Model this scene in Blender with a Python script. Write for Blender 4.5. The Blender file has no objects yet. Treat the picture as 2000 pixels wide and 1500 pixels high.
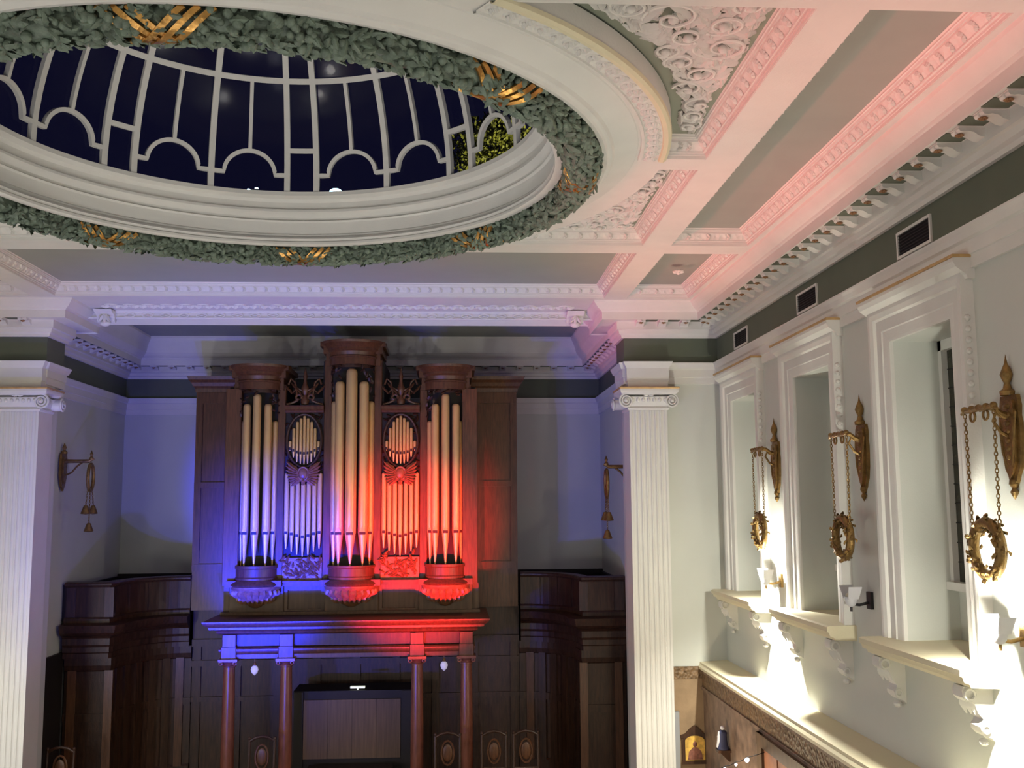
import bpy, bmesh, math, random
from mathutils import Vector, Matrix
R = random.Random(7)
PI = math.pi
C = bpy.context.scene.collection

# ------------------------------------------------------------------ materials
def new_mat(name):
    m = bpy.data.materials.new(name); m.use_nodes = True
    nt = m.node_tree; b = nt.nodes['Principled BSDF']
    return m, nt, b

def mat(name, col, rough=0.7, metal=0.0, var=0.0, vscale=6.0, bump=0.0, bscale=40.0, voro=False, stretch=None, spec=0.5):
    m, nt, b = new_mat(name)
    b.inputs['Base Color'].default_value = (*col, 1)
    b.inputs['Roughness'].default_value = rough
    b.inputs['Metallic'].default_value = metal
    b.inputs['Specular IOR Level'].default_value = spec
    tc = nt.nodes.new('ShaderNodeTexCoord'); mp = nt.nodes.new('ShaderNodeMapping')
    nt.links.new(tc.outputs['Object'], mp.inputs['Vector'])
    if stretch: mp.inputs['Scale'].default_value = stretch
    if var > 0:
        n = nt.nodes.new('ShaderNodeTexNoise'); n.inputs['Scale'].default_value = vscale; n.inputs['Detail'].default_value = 6
        r = nt.nodes.new('ShaderNodeValToRGB')
        r.color_ramp.elements[0].position = 0.3; r.color_ramp.elements[1].position = 0.7
        r.color_ramp.elements[0].color = (*[c*(1-var) for c in col], 1)
        r.color_ramp.elements[1].color = (*[min(1, c*(1+var)) for c in col], 1)
        nt.links.new(mp.outputs[0], n.inputs['Vector']); nt.links.new(n.outputs['Fac'], r.inputs['Fac'])
        nt.links.new(r.outputs['Color'], b.inputs['Base Color'])
    if bump > 0:
        if voro:
            n = nt.nodes.new('ShaderNodeTexVoronoi'); n.inputs['Scale'].default_value = bscale; o = n.outputs['Distance']
        else:
            n = nt.nodes.new('ShaderNodeTexNoise'); n.inputs['Scale'].default_value = bscale; n.inputs['Detail'].default_value = 3; o = n.outputs['Fac']
        bp = nt.nodes.new('ShaderNodeBump'); bp.inputs['Strength'].default_value = bump; bp.inputs['Distance'].default_value = 0.02
        nt.links.new(mp.outputs[0], n.inputs['Vector']); nt.links.new(o, bp.inputs['Height'])
        nt.links.new(bp.outputs['Normal'], b.inputs['Normal'])
    return m

def emis(name, col, s):
    m, nt, b = new_mat(name)
    b.inputs['Base Color'].default_value = (*col, 1)
    b.inputs['Emission Color'].default_value = (*col, 1); b.inputs['Emission Strength'].default_value = s
    return m

PLASTER = mat('plaster_white', (.74, .73, .70), .65, var=.03, vscale=3, bump=.08, bscale=60)
ORNAM = mat('plaster_carved', (.74, .73, .70), .6, bump=.9, bscale=16, voro=True)
CREAM = mat('plaster_cream', (.76, .70, .50), .6, bump=.1, bscale=50)
WALLG = mat('wall_pale_green', (.62, .64, .60), .7, var=.02, vscale=2, bump=.05, bscale=80)
FRIEZE = mat('frieze_green', (.115, .135, .098), .7, var=.05, vscale=3)
PANELG = mat('ceiling_grey_green', (.33, .35, .32), .7, var=.03, vscale=3)
RELIEFBG = mat('relief_green', (.26, .29, .23), .7)
GARL = mat('garland_green', (.15, .195, .15), .5, var=.35, vscale=14, bump=.4, bscale=30)
GOLD = mat('gilding', (.62, .34, .10), .35, metal=.85, var=.35, vscale=9, bump=.3, bscale=25)
BRASS = mat('brass', (.27, .165, .055), .42, metal=.7, var=.3, vscale=20, bump=.3, bscale=60)
OCHRELINE = mat('ochre_fillet', (.55, .36, .16), .5, metal=.3, var=.2, vscale=8)
BRONZE = mat('rosette_bronze', (.30, .16, .075), .6, metal=.2)
WOOD = mat('dark_oak', (.050, .021, .010), .42, var=.45, vscale=5, stretch=(6, 6, .7), bump=.15, bscale=30)
OAK_LIT = mat('lit_carved_oak', (.27, .125, .055), .34, var=.25, vscale=12, bump=.3, bscale=25)  # lighter copy of the oak: strong light on the carvings put into colour
OAK = mat('red_oak', (.115, .046, .018), .36, var=.35, vscale=5, stretch=(6, 6, .7), bump=.12, bscale=30)
PANEWOOD = mat('plain_oak', (.13, .078, .04), .5, var=.25, vscale=3, stretch=(9, 9, .5))
COLW = mat('column_mahogany', (.22, .075, .045), .28, var=.2, vscale=6, stretch=(4, 4, .8))
DARKW = mat('ebony_stain', (.012, .008, .006), .6)
PIPE = mat('gilded_pipe', (.74, .51, .20), .38, metal=.45, var=.06, vscale=2)
PIPED = mat('pipe_mouth_dark', (.03, .02, .015), .6)
IRON = mat('dark_iron', (.02, .02, .022), .5, metal=.3)
VENT = mat('vent_black', (.012, .010, .012), .6)
BRICK = mat('painted_ochre_wall', (.30, .205, .12), .7, var=.18, vscale=4, bump=.2, bscale=20)
MARB = mat('mottled_brown_wall', (.215, .145, .105), .55, var=.45, vscale=5, bump=.2, bscale=12)
MFRZ = mat('brown_ornament', (.20, .125, .065), .55, var=.5, vscale=16, bump=1.0, bscale=22, voro=True)
GREYP = mat('grey_paint', (.30, .31, .33), .6)
FLOORM = mat('floor_boards', (.10, .06, .035), .4, var=.3, vscale=3, stretch=(8, .6, 1))
REDW = mat('orange_lit_timber', (.42, .17, .08), .5, var=.2, vscale=5)  # orange light on the doorway is put into the timber colour
LEAF = mat('night_leaves', (.26, .27, .05), .5, var=.4, vscale=10)
BARK = mat('bark', (.08, .06, .04), .8)
NAVYC = mat('navy_cloth', (.03, .035, .09), .7)
PALE = mat('pale_stone', (.62, .62, .66), .5)
OPAL = emis('opal_lamp', (.75, .72, .9), .25)
BULBW = emis('bulb_white', (.95, .95, 1), 9)
LAMPON = emis('lamp_on', (1, .98, .82), 30)
LAMPOFF = mat('lamp_unlit', (.6, .56, .42), .3)
CONSL = emis('console_lamp', (.95, 1, .8), .6)
STREET = emis('street_lamp_cyan', (.45, .85, 1), 14)
def glass_mat(name, tint, gloss):
    m, nt, b = new_mat(name); nt.nodes.remove(b)
    t = nt.nodes.new('ShaderNodeBsdfTransparent'); t.inputs[0].default_value = (*tint, 1)
    g = nt.nodes.new('ShaderNodeBsdfGlossy'); g.inputs['Roughness'].default_value = .12
    x = nt.nodes.new('ShaderNodeMixShader'); x.inputs[0].default_value = gloss
    nt.links.new(t.outputs[0], x.inputs[1]); nt.links.new(g.outputs[0], x.inputs[2])
    nt.links.new(x.outputs[0], nt.nodes['Material Output'].inputs[0])
    return m
GLASS = glass_mat('dome_glass', (.9, .9, .95), .02)
DGLASS = mat('leaded_glass', (.035, .035, .022), .25, var=.5, vscale=12)

# ------------------------------------------------------------------ mesh builder
class MB:
    def __init__(s): s.v = []; s.f = []; s.m = []; s.cur = 0
    def mi(s, i): s.cur = i; return s
    def add(s, vs, fs):
        o = len(s.v); s.v += [tuple(p) for p in vs]
        for f in fs: s.f.append([i+o for i in f]); s.m.append(s.cur)
        return s
    def box(s, x0, x1, y0, y1, z0, z1):
        return s.add([(x0,y0,z0),(x1,y0,z0),(x1,y1,z0),(x0,y1,z0),(x0,y0,z1),(x1,y0,z1),(x1,y1,z1),(x0,y1,z1)],
                     [(0,3,2,1),(4,5,6,7),(0,1,5,4),(1,2,6,5),(2,3,7,6),(3,0,4,7)])
    def bbox(s, x0, x1, y0, y1, z0, z1, b=.01):   # bevelled box: chamfered along its front edges
        return s.prism([(x0+b,y0),(x1-b,y0),(x1,y0+b),(x1,y1),(x0,y1),(x0,y0+b)], z0, z1)
    def quad(s, a, b, c, d): return s.add([a,b,c,d], [(0,1,2,3)])
    def prism(s, poly, z0, z1):
        n = len(poly)
        return s.add([(x,y,z0) for x,y in poly]+[(x,y,z1) for x,y in poly],
                     [tuple(range(n))[::-1], tuple(range(n,2*n))]+[(i,(i+1)%n,n+(i+1)%n,n+i) for i in range(n)])
    def prism_on(s, poly, o, u, v, w):            # polygon in plane (o,u,v), extruded by vector w
        o,u,v,w = Vector(o),Vector(u),Vector(v),Vector(w); n = len(poly)
        a = [o+u*x+v*y for x,y in poly]; b = [p+w for p in a]
        return s.add(a+b, [tuple(range(n))[::-1], tuple(range(n,2*n))]+[(i,(i+1)%n,n+(i+1)%n,n+i) for i in range(n)])
    def lathe(s, prof, c, seg=48, a0=0., a1=2*PI, sx=1., sy=1., capz=False):
        full = abs(a1-a0-2*PI) < 1e-6; k = seg if full else seg+1; n = len(prof); vs = []
        for i in range(k):
            a = a0+(a1-a0)*i/seg
            for r,z in prof: vs.append((c[0]+r*sx*math.cos(a), c[1]+r*sy*math.sin(a), c[2]+z))
        fs = []
        for i in range(seg):
            j = (i+1) % k
            for q in range(n-1): fs.append((i*n+q, j*n+q, j*n+q+1, i*n+q+1))
        s.add(vs, fs)
        if capz:
            for q in (0, n-1):
                if prof[q][0] > 1e-4:
                    s.add([vs[i*n+q] for i in range(k)], [tuple(range(k))])
        return s
    def sweep(s, prof, path, side=1, closed=False, caps=True):
        # prof: (offset, z); path: (x,y); offset to the left of travel times side
        P = [Vector(p) for p in path]; n = len(P); nrm = []
        def ln(a, b):
            d = (b-a).normalized(); return Vector((-d.y, d.x))*side
        for i in range(n):
            if closed: n1, n2 = ln(P[i-1], P[i]), ln(P[i], P[(i+1)%n])
            elif i == 0: n1 = n2 = ln(P[0], P[1])
            elif i == n-1: n1 = n2 = ln(P[-2], P[-1])
            else: n1, n2 = ln(P[i-1], P[i]), ln(P[i], P[i+1])
            nrm.append((n1+n2)/max(.2, 1+n1.dot(n2)))
        k = len(prof); vs = []
        for p, m in zip(P, nrm):
            for d,z in prof: vs.append((p.x+m.x*d, p.y+m.y*d, z))
        fs = []
        for i in range(n if closed else n-1):
            j = (i+1)%n
            for q in range(k-1): fs.append((i*k+q, i*k+q+1, j*k+q+1, j*k+q))
        if caps and not closed: fs += [tuple(range(k)), tuple(range((n-1)*k, n*k))]
        return s.add(vs, fs)
    def tube(s, pts, r, seg=8, closed=False):
        P = [Vector(p) for p in pts]; n = len(P); vs = []; rr = r if isinstance(r, (list,tuple)) else [r]*n
        ref = None
        for i in range(n):
            a = P[(i-1)%n] if (closed or i>0) else P[i]; b = P[(i+1)%n] if (closed or i<n-1) else P[i]
            t = (b-a).normalized()
            if ref is None:
                ref = t.orthogonal().normalized()
            u = (ref - t*ref.dot(t))
            u = u.normalized() if u.length > 1e-5 else t.orthogonal().normalized()
            ref = u; w = t.cross(u)
            for q in range(seg):
                an = 2*PI*q/seg; vs.append(P[i]+(u*math.cos(an)+w*math.sin(an))*rr[i])
        fs = []
        for i in range(n if closed else n-1):
            j = (i+1)%n
            for q in range(seg): fs.append((i*seg+q, j*seg+q, j*seg+(q+1)%seg, i*seg+(q+1)%seg))
        if not closed: fs += [tuple(range(seg)), tuple(range((n-1)*seg, n*seg))]
        return s.add(vs, fs)
    def strip(s, pts, nrm, w, d):                 # rectangular bar along a path; nrm = outward normals, w width, d depth
        P = [Vector(p) for p in pts]; N = [Vector(q).normalized() for q in nrm]; n = len(P); vs = []
        for i in range(n):
            t = (P[min(i+1,n-1)]-P[max(i-1,0)]).normalized(); sd = t.cross(N[i]).normalized()
            for a,b in ((-1,0),(1,0),(1,1),(-1,1)): vs.append(P[i]+sd*(a*w/2)-N[i]*(b*d))
        fs = [(0,1,2,3), (4*n-4,4*n-3,4*n-2,4*n-1)]
        for i in range(n-1):
            for q in range(4): fs.append((i*4+q, i*4+(q+1)%4, i*4+4+(q+1)%4, i*4+4+q))
        return s.add(vs, fs)
    def ball(s, c, r, seg=10, rings=6):
        rx,ry,rz = r if isinstance(r,(tuple,list)) else (r,r,r); vs = [(c[0],c[1],c[2]-rz)]
        for i in range(1, rings):
            a = -PI/2+PI*i/rings
            for j in range(seg):
                b = 2*PI*j/seg; vs.append((c[0]+rx*math.cos(a)*math.cos(b), c[1]+ry*math.cos(a)*math.sin(b), c[2]+rz*math.sin(a)))
        vs.append((c[0],c[1],c[2]+rz)); fs = []
        for j in range(seg):
            fs.append((0, 1+(j+1)%seg, 1+j)); t = 1+(rings-2)*seg
            fs.append((len(vs)-1, t+j, t+(j+1)%seg))
            for i in range(rings-2): fs.append((1+i*seg+j, 1+i*seg+(j+1)%seg, 1+(i+1)*seg+(j+1)%seg, 1+(i+1)*seg+j))
        return s.add(vs, fs)
    def torus(s, c, Rr, r, ax='z', seg=32, sg=8, sx=1., sy=1.):
        pts = []
        for i in range(seg):
            a = 2*PI*i/seg; p, q = Rr*sx*math.cos(a), Rr*sy*math.sin(a)
            pts.append({'z':(c[0]+p,c[1]+q,c[2]), 'x':(c[0],c[1]+p,c[2]+q), 'y':(c[0]+p,c[1],c[2]+q)}[ax])
        return s.tube(pts, r, sg, True)
    def leaf(s, o, u, v, n, L, W, lift=.35):      # lobed, cupped leaf: o base, u along, v across, n out of surface
        o,u,v,n = Vector(o),Vector(u),Vector(v),Vector(n)
        prof = [(0,.12),(.18,.42),(.30,.30),(.46,.5),(.60,.30),(.74,.34),(1,0)]
        vs = []; h = lift*W
        for t,w in prof:
            zc = h*(.5+math.sin(PI*min(t*1.15,1))*.9); c = o+u*(L*t)+n*zc
            vs += [c+v*(w*W)-n*(zc*.9), c, c-v*(w*W)-n*(zc*.9)]
        fs = []
        for i in range(len(prof)-1):
            a,b = i*3, i*3+3
            fs += [(a,a+1,b+1,b),(a+1,a+2,b+2,b+1)]
        return s.add(vs, fs)
    def build(s, name, mats, parent=None, smooth=False, ang=None):
        me = bpy.data.meshes.new(name); mats = mats if isinstance(mats,(list,tuple)) else [mats]
        off = Vector((0,0,0))
        if parent is None:
            xs = [p[0] for p in s.v]; ys = [p[1] for p in s.v]; zs = [p[2] for p in s.v]
            off = Vector(((min(xs)+max(xs))/2, (min(ys)+max(ys))/2, min(zs)))
        else:
            q = parent
            while q is not None: off += q.location; q = q.parent
        me.from_pydata([tuple(Vector(p)-off) for p in s.v], [], s.f)
        for m in mats: me.materials.append(m)
        for p, i in zip(me.polygons, s.m): p.material_index = i
        bm = bmesh.new(); bm.from_mesh(me); bmesh.ops.remove_doubles(bm, verts=bm.verts, dist=1e-5)
        bmesh.ops.recalc_face_normals(bm, faces=bm.faces)
        if smooth:
            for f in bm.faces: f.smooth = True
            lim = math.radians(ang or 40)
            for e in bm.edges:
                if len(e.link_faces) == 2 and e.calc_face_angle(0) > lim: e.smooth = False
        bm.to_mesh(me); bm.free(); me.update()
        o = bpy.data.objects.new(name, me); C.objects.link(o)
        if parent: o.parent = parent
        else: o.location = off
        return o

def tag(o, label, cat, group=None, kind=None):
    o['label'] = label; o['category'] = cat
    if group: o['group'] = group
    if kind: o['kind'] = kind
    return o
def thing(name, label, cat, loc=(0,0,0), group=None, kind=None):
    o = bpy.data.objects.new(name, None); C.objects.link(o); o.location = loc; o.empty_display_size = .2
    return tag(o, label, cat, group, kind)
def struct(o, label, cat): return tag(o, label, cat, None, 'structure')
def copy_tree(o, parent=None):
    c = o.copy(); C.objects.link(c)
    if parent: c.parent = parent
    for ch in list(o.children): copy_tree(ch, c)
    return c

# ------------------------------------------------------------------ dimensions
XC = -1.66                      # axis of the hall
XR, XL = 3.99, -7.31            # side walls
YF = 15.0                       # front wall, beyond it the chancel
YB = -4.0                       # wall behind the photographer
H = 7.95                        # underside of the ceiling ribs
XPR, XPL = 2.58, -5.84          # inner faces of the chancel piers
XCR, XCL = 2.92, -6.26          # chancel side walls
YC = 20.0                       # chancel back wall
HC = 8.22
Z0, Z1, ZA = 7.10, 7.47, 6.78   # frieze bottom/top, architrave bottom
LX = 3.62                       # face of the lower right wall
LZ = 2.74                       # ledge on top of it
WC = [13.69, 11.03, 8.37]       # window centres (Y)
PIERS = [12.36, 9.70, 7.04]
WH = .57                        # half opening

# ------------------------------------------------------------------ floor and walls
b = MB(); b.box(XL, 4.7, YB, 20.3, -.2, 0)
struct(b.build('floor', FLOORM), 'dark boarded floor of the hall far below the ceiling', 'floor')
b = MB(); b.box(XCL, XCR, 15.3, YC, 0.001, .34); b.box(XCL+.2, XCR-.2, 15.0, 15.3, .001, .17)
struct(b.build('platform', FLOORM), 'raised wooden chancel platform under the organ canopy', 'platform')

def wall_right():
    b = MB(); t = 4.62
    ys = [YB]
    for c in sorted(WC): ys += [c-WH, c+WH]
    ys.append(YF+.3)
    zs = [(LZ-.25, 3.80), (3.80, 6.45), (6.45, HC+.2)]
    for k,(z0,z1) in enumerate(zs):
        for i in range(len(ys)-1):
            if k == 1 and i % 2 == 1: continue
            b.box(XR, t, ys[i], ys[i+1], z0, z1)
    for c in WC: b.box(4.47, t, c-WH, c+WH, 3.80, 4.26)
    return b.build('wall_right', WALLG)
struct(wall_right(), 'pale green side wall with three tall deep windows on the right', 'wall')
b = MB(); b.box(LX, 4.62, YB, YF+.3, 0, LZ-.10)
b.mi(1).box(LX-.012, LX, YB, YF, 2.40, 2.60).mi(0)
b.box(LX-.03, LX, YB, YF, 2.36, 2.40); b.box(LX-.03, LX, YB, YF, 2.60, 2.64)
struct(b.build('wall_right_lower', [MARB, MFRZ]), 'mottled brown lower wall beneath the cream ledge on the right', 'wall')
b = MB(); b.sweep([(0,LZ-.10),(.05,LZ-.10),(.06,LZ-.06),(.035,LZ-.03),(.035,LZ),(-.38,LZ+.02),(-.38,LZ-.10)], [(LX,YB),(LX,YF)], 1)
struct(b.build('trim_1', CREAM), 'broad cream ledge running along the top of the brown lower right wall', 'ledge')
b = MB(); b.box(XL-.4, XL, YB, YF+.3, 0, HC+.2)
struct(b.build('wall_left', WALLG), 'plain pale green wall on the left outside the frame', 'wall')
b = MB(); xl = XL+.11  # added trough: its upstand and lid narrow the red light to a slit
b.box(XL,XL+.42,YB,YF,2.60,2.74); b.box(xl+.25,xl+.28,YB,YF,2.74,2.80+.25*.464); b.box(XL,xl+.10,YB,YF,2.80+.10*.575,2.90)
struct(b.build('trim_60', CREAM), 'added cream trough on the unseen left wall, shaping the red light', 'ledge')
b = MB(); b.box(XL-.4, 4.62, YB-.3, YB, 0, HC+.2)
struct(b.build('wall_back', WALLG), 'pale wall at the rear of the hall behind the viewpoint', 'wall')
b = MB()
b.box(XPR+.05, XR, YF, 15.64, 0, Z0); b.box(XPR, XR, YF, 15.65, Z0, HC)
b.box(XL-.4, XPL-.05, YF, 15.64, 0, Z0); b.box(XL-.4, XPL, YF, 15.65, Z0, HC)
struct(b.build('wall_front', WALLG), 'pale green front wall stubs either side of the chancel opening', 'wall')
b = MB(); b.box(XPR+.5, LX, YF-.02, YF, 0, LZ-.23); b.mi(1).box(XPR+.5, LX, YF-.03, YF, LZ-.23, LZ-.06)
struct(b.build('wall_front_lower', [BRICK, MFRZ]), 'ochre lower front wall with a carved border between pilaster and corner', 'wall')
b = MB(); b.box(XCL-.3, XCL, 15.65, YC+.3, 0, HC+.3)
struct(b.build('wall_chancel_left', WALLG), 'pale green left side wall of the chancel', 'wall')
b = MB(); b.box(XCR, XCR+.3, 15.65, YC+.3, 0, HC+.3)
struct(b.build('wall_chancel_right', WALLG), 'pale green right side wall of the chancel', 'wall')
b = MB(); b.box(XCL, XCR, YC, YC+.3, 0, HC+.3)
struct(b.build('wall_chancel_back', WALLG), 'pale green chancel back wall behind the organ', 'wall')

# bands of the entablature (frieze and architrave) on every visible wall
PATHS = {
 'right': [(XR,YB),(XR,YF)], 'stub': [(XR,YF),(XPR,YF),(XPR,15.65),(XCR,15.65)],
 'chancel': [(XCR,15.65),(XCR,YC),(XCL,YC),(XCL,15.65)], 'lstub': [(XCL,15.65),(XPL,15.65),(XPL,YF),(XL,YF)],
 'left': [(XL,YF),(XL,YB)]}
FULL = [(XR,YB),(XR,YF),(XPR,YF),(XPR,15.65),(XCR,15.65),(XCR,YC),(XCL,YC),(XCL,15.65),(XPL,15.65),(XPL,YF),(XL,YF),(XL,YB)]
SEG = {'right':(0,1), 'stub':(1,4), 'chancel':(4,7), 'lstub':(7,10), 'left':(10,11)}
def sweep_part(b, prof, i0, i1):
    """mitred sweep of FULL, keeping only path points i0..i1"""
    t = MB(); t.sweep(prof, FULL, 1, caps=False); k = len(prof)
    vs = t.v[i0*k:(i1+1)*k]; n = i1-i0+1
    fs = [(i*k+q, i*k+q+1, i*k+k+q+1, i*k+k+q) for i in range(n-1) for q in range(k-1)]
    fs += [tuple(range(k)), tuple(range((n-1)*k, n*k))]
    b.add(vs, fs)
PR_ARCH = [(0,ZA),(.03,ZA),(.03,ZA+.10),(.045,ZA+.105),(.045,ZA+.21),(.07,ZA+.225),(.085,ZA+.27),(.10,ZA+.30),(.10,Z0-.005),(0,Z0)]
PR_FRZ = [(0,Z0),(.012,Z0),(.012,Z1),(0,Z1)]
PR_COR = [(0,Z1),(.05,Z1),(.055,Z1+.04),(.09,Z1+.06),(.10,Z1+.11),(.13,Z1+.12),(.13,Z1+.235),(.36,Z1+.24),(.37,Z1+.22),(.385,Z1+.22),(.385,Z1+.33),(.40,Z1+.34),(.41,Z1+.36),(.45,Z1+.38),(.49,Z1+.43),(.51,Z1+.45),(.52,Z1+.48),(0,Z1+.48)]
PR_COR_CH = PR_COR[:-1]+[(.53,Z1+.50),(.535,Z1+.53),(.56,Z1+.60),(.60,Z1+.67),(.62,Z1+.71),(.62,HC),(0,HC)]
NAMES = {'right':'above the three windows on the right wall', 'stub':'above the right hand white pilaster', 'chancel':'around the chancel walls above the organ',
         'lstub':'above the left hand white pilaster', 'left':'along the unseen left wall'}
tn = 2
MODS = {'right':0,'stub':0,'chancel':0,'lstub':0}
def mod_mesh():
    b = MB()     # scrolled modillion, running out along +y from the wall at y=0, top at z=0
    pr = [(0,0),(.23,0),(.235,-.03),(.22,-.055),(.19,-.06),(.15,-.05),(.10,-.065),(.06,-.10),(.02,-.115),(0,-.115)]
    b.prism_on(pr, (-.06,0,0), (0,1,0), (0,0,1), (.12,0,0))
    b.torus((0,.215,-.035), .02, .014, 'x', 12, 6); b.box(-.068,.068,0,.24,-.012,0)
    return b
for key,(i0,i1) in SEG.items():
    b = MB(); sweep_part(b, PR_ARCH, i0, i1)
    struct(b.build('trim_%d'%tn, PLASTER), 'white architrave moulding below the green frieze '+NAMES[key], 'moulding'); tn += 1
    b = MB(); sweep_part(b, PR_FRZ, i0, i1)
    struct(b.build('trim_%d'%tn, FRIEZE), 'dark green frieze band '+NAMES[key], 'frieze'); tn += 1
    b = MB(); sweep_part(b, PR_COR_CH if key == 'chancel' else PR_COR, i0, i1)
    co = struct(b.build('trim_%d'%tn, PLASTER, smooth=True, ang=25), 'white plaster cornice with scrolled brackets '+NAMES[key], 'cornice'); tn += 1
    if key == 'left': continue
    proto = rose = soff = None; P = FULL[i0:i1+1]
    for a, c in zip(P[:-1], P[1:]):
        a, c = Vector(a), Vector(c); d = (c-a).normalized(); nl = Vector((-d.y, d.x)); L = (c-a).length
        if L < 1.0: continue
        e0 = .20; n = int((L-2*e0)/.333)
        s0 = (L-n*.333)/2
        for i in range(n+1):
            p = a+d*(s0+i*.333)
            if key == 'right' and p.y < 3.0: continue
            M = Matrix(((d.x, nl.x, 0, p.x+nl.x*.13), (d.y, nl.y, 0, p.y+nl.y*.13), (0,0,1,Z1+.237), (0,0,0,1)))
            if proto is None:
                proto = mod_mesh().build('modillion', PLASTER, None, True); proto.location = (0,0,0)
                me = proto.data; me.transform(Matrix.Diagonal((1,.85,.68,1)))
                off = Vector((0, .1, -.115*.68)); me.transform(Matrix.Translation(off))
                rb = MB(); 
                for q in range(6):
                    an = q*PI/3; rb.ball((.02*math.cos(an), .16+.02*math.sin(an), -.05), (.015,.015,.009), 6, 4)
                rb.ball((0,.16,-.056), .012, 6, 4)
                rose = rb.build('rosette', BRONZE, None, True); rose.data.transform(Matrix.Translation(rose.location)); rose.location = (0,0,0)
                rose.parent = proto
                sb = MB(); sb.box(-.085,.085,.02,.215,-.005,.004)
                soff = sb.build('soffit_panel', FRIEZE, None); soff.data.transform(Matrix.Translation(soff.location)); soff.location = (0,0,0)
                m_o, r_o = proto, rose
            else:
                m_o = proto.copy(); C.objects.link(m_o); r_o = rose.copy(); C.objects.link(r_o); r_o.parent = m_o
            m_o.parent = co; m_o.matrix_local = Matrix.Translation(-co.location) @ M
            if i < n:
                p2 = p+d*.1665; M2 = M.copy(); M2[0][3] = p2.x+nl.x*.13; M2[1][3] = p2.y+nl.y*.13
                s_o = soff if soff.parent is None else soff.copy()
                if s_o is not soff: C.objects.link(s_o)
                s_o.parent = co; s_o.matrix_local = Matrix.Translation(-co.location) @ M2

# ------------------------------------------------------------------ hall ceiling
RX0, RX1 = 2.19, 2.515          # rib to the right of the centre
CX1 = 3.41                      # outer edge of side coffers
def mir(x): return 2*XC-x
Y_A, Y_B = 5.39, 5.72           # cross ribs
Y_C, Y_D = 8.42, 8.70
Y_E, Y_F = 11.36, 11.73
Y_G = 14.36
RD = (XC, 8.56)                 # centre of the dome
REC = .18
b = MB(); zt = H+.35
b.box(XL, XR, YB, Y_A, H, zt)
b.box(XL, XR, Y_A, Y_B, H, zt); b.box(XL, XR, Y_E, Y_F, H, zt)
b.box(XL, XR, Y_G, 15.5, H, zt)
for s in (1, -1):
    xs = [RX0, RX1, CX1, XR] if s == 1 else [mir(RX0), mir(RX1), mir(CX1), XL]
    for p, q in ((0,1),(2,3)):
        x0, x1 = sorted((xs[p], xs[q]))
        b.box(x0, x1, Y_B, Y_E, H, zt); b.box(x0, x1, Y_F, Y_G, H, zt)
    xr = XC+s*math.sqrt(3.5**2-.14**2); x0, x1 = sorted((xr-.06*s, RX0 if s == 1 else mir(RX0)))
    b.box(x0, x1, Y_C, Y_D, H, zt)
# flange of plaster round the dome, clipped by the cross ribs
n = 160; ring_o = []
for i in range(n):
    a = 2*PI*i/n; dx, dy = math.cos(a), math.sin(a); r = 3.5
    if dy > 0: r = min(r, (Y_F-RD[1])/dy)
    if dy < 0: r = min(r, (Y_A-RD[1])/dy)
    ring_o.append(r)
for i in range(n):
    j = (i+1)%n; a0, a1 = 2*PI*i/n, 2*PI*j/n
    def pt(a, r, z): return (RD[0]+r*math.cos(a), RD[1]+r*math.sin(a), z)
    b.quad(pt(a0,2.62,H-.002), pt(a0,ring_o[i],H-.002), pt(a1,ring_o[j],H-.002), pt(a1,2.62,H-.002))
    b.quad(pt(a0,ring_o[i],H-.002), pt(a0,ring_o[i],H+.16), pt(a1,ring_o[j],H+.16), pt(a1,ring_o[j],H-.002))
b.mi(1)
b.quad((mir(RX0),Y_F,H+REC),(RX0,Y_F,H+REC),(RX0,Y_G,H+REC),(mir(RX0),Y_G,H+REC))
for x0,x1 in ((RX1,CX1),(mir(CX1),mir(RX1))):
    for y0,y1 in ((Y_B,Y_E),(Y_F,Y_G)): b.quad((x0,y0,H+REC),(x1,y0,H+REC),(x1,y1,H+REC),(x0,y1,H+REC))
b.mi(2)
for s in (1,-1):
    ex = RX0 if s == 1 else mir(RX0)
    for y0,y1 in ((Y_B,Y_C),(Y_D,Y_E)):
        for i in range(24):
            ya, yb = y0+(y1-y0)*i/24, y0+(y1-y0)*(i+1)/24
            xa = XC+s*math.sqrt(3.45**2-(ya-RD[1])**2); xb = XC+s*math.sqrt(3.45**2-(yb-RD[1])**2)
            b.quad((xa,ya,H+REC),(ex,ya,H+REC),(ex,yb,H+REC),(xb,yb,H+REC))
struct(b.build('ceiling', [PLASTER, PANELG, RELIEFBG]), 'coffered hall ceiling with flat white ribs and grey green panels', 'ceiling')
b = MB(); b.box(XCL, XCR, 15.5, YC, HC, HC+.2)
struct(b.build('ceiling_chancel', PANELG), 'shadowed grey green ceiling over the chancel and organ', 'ceiling')

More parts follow.
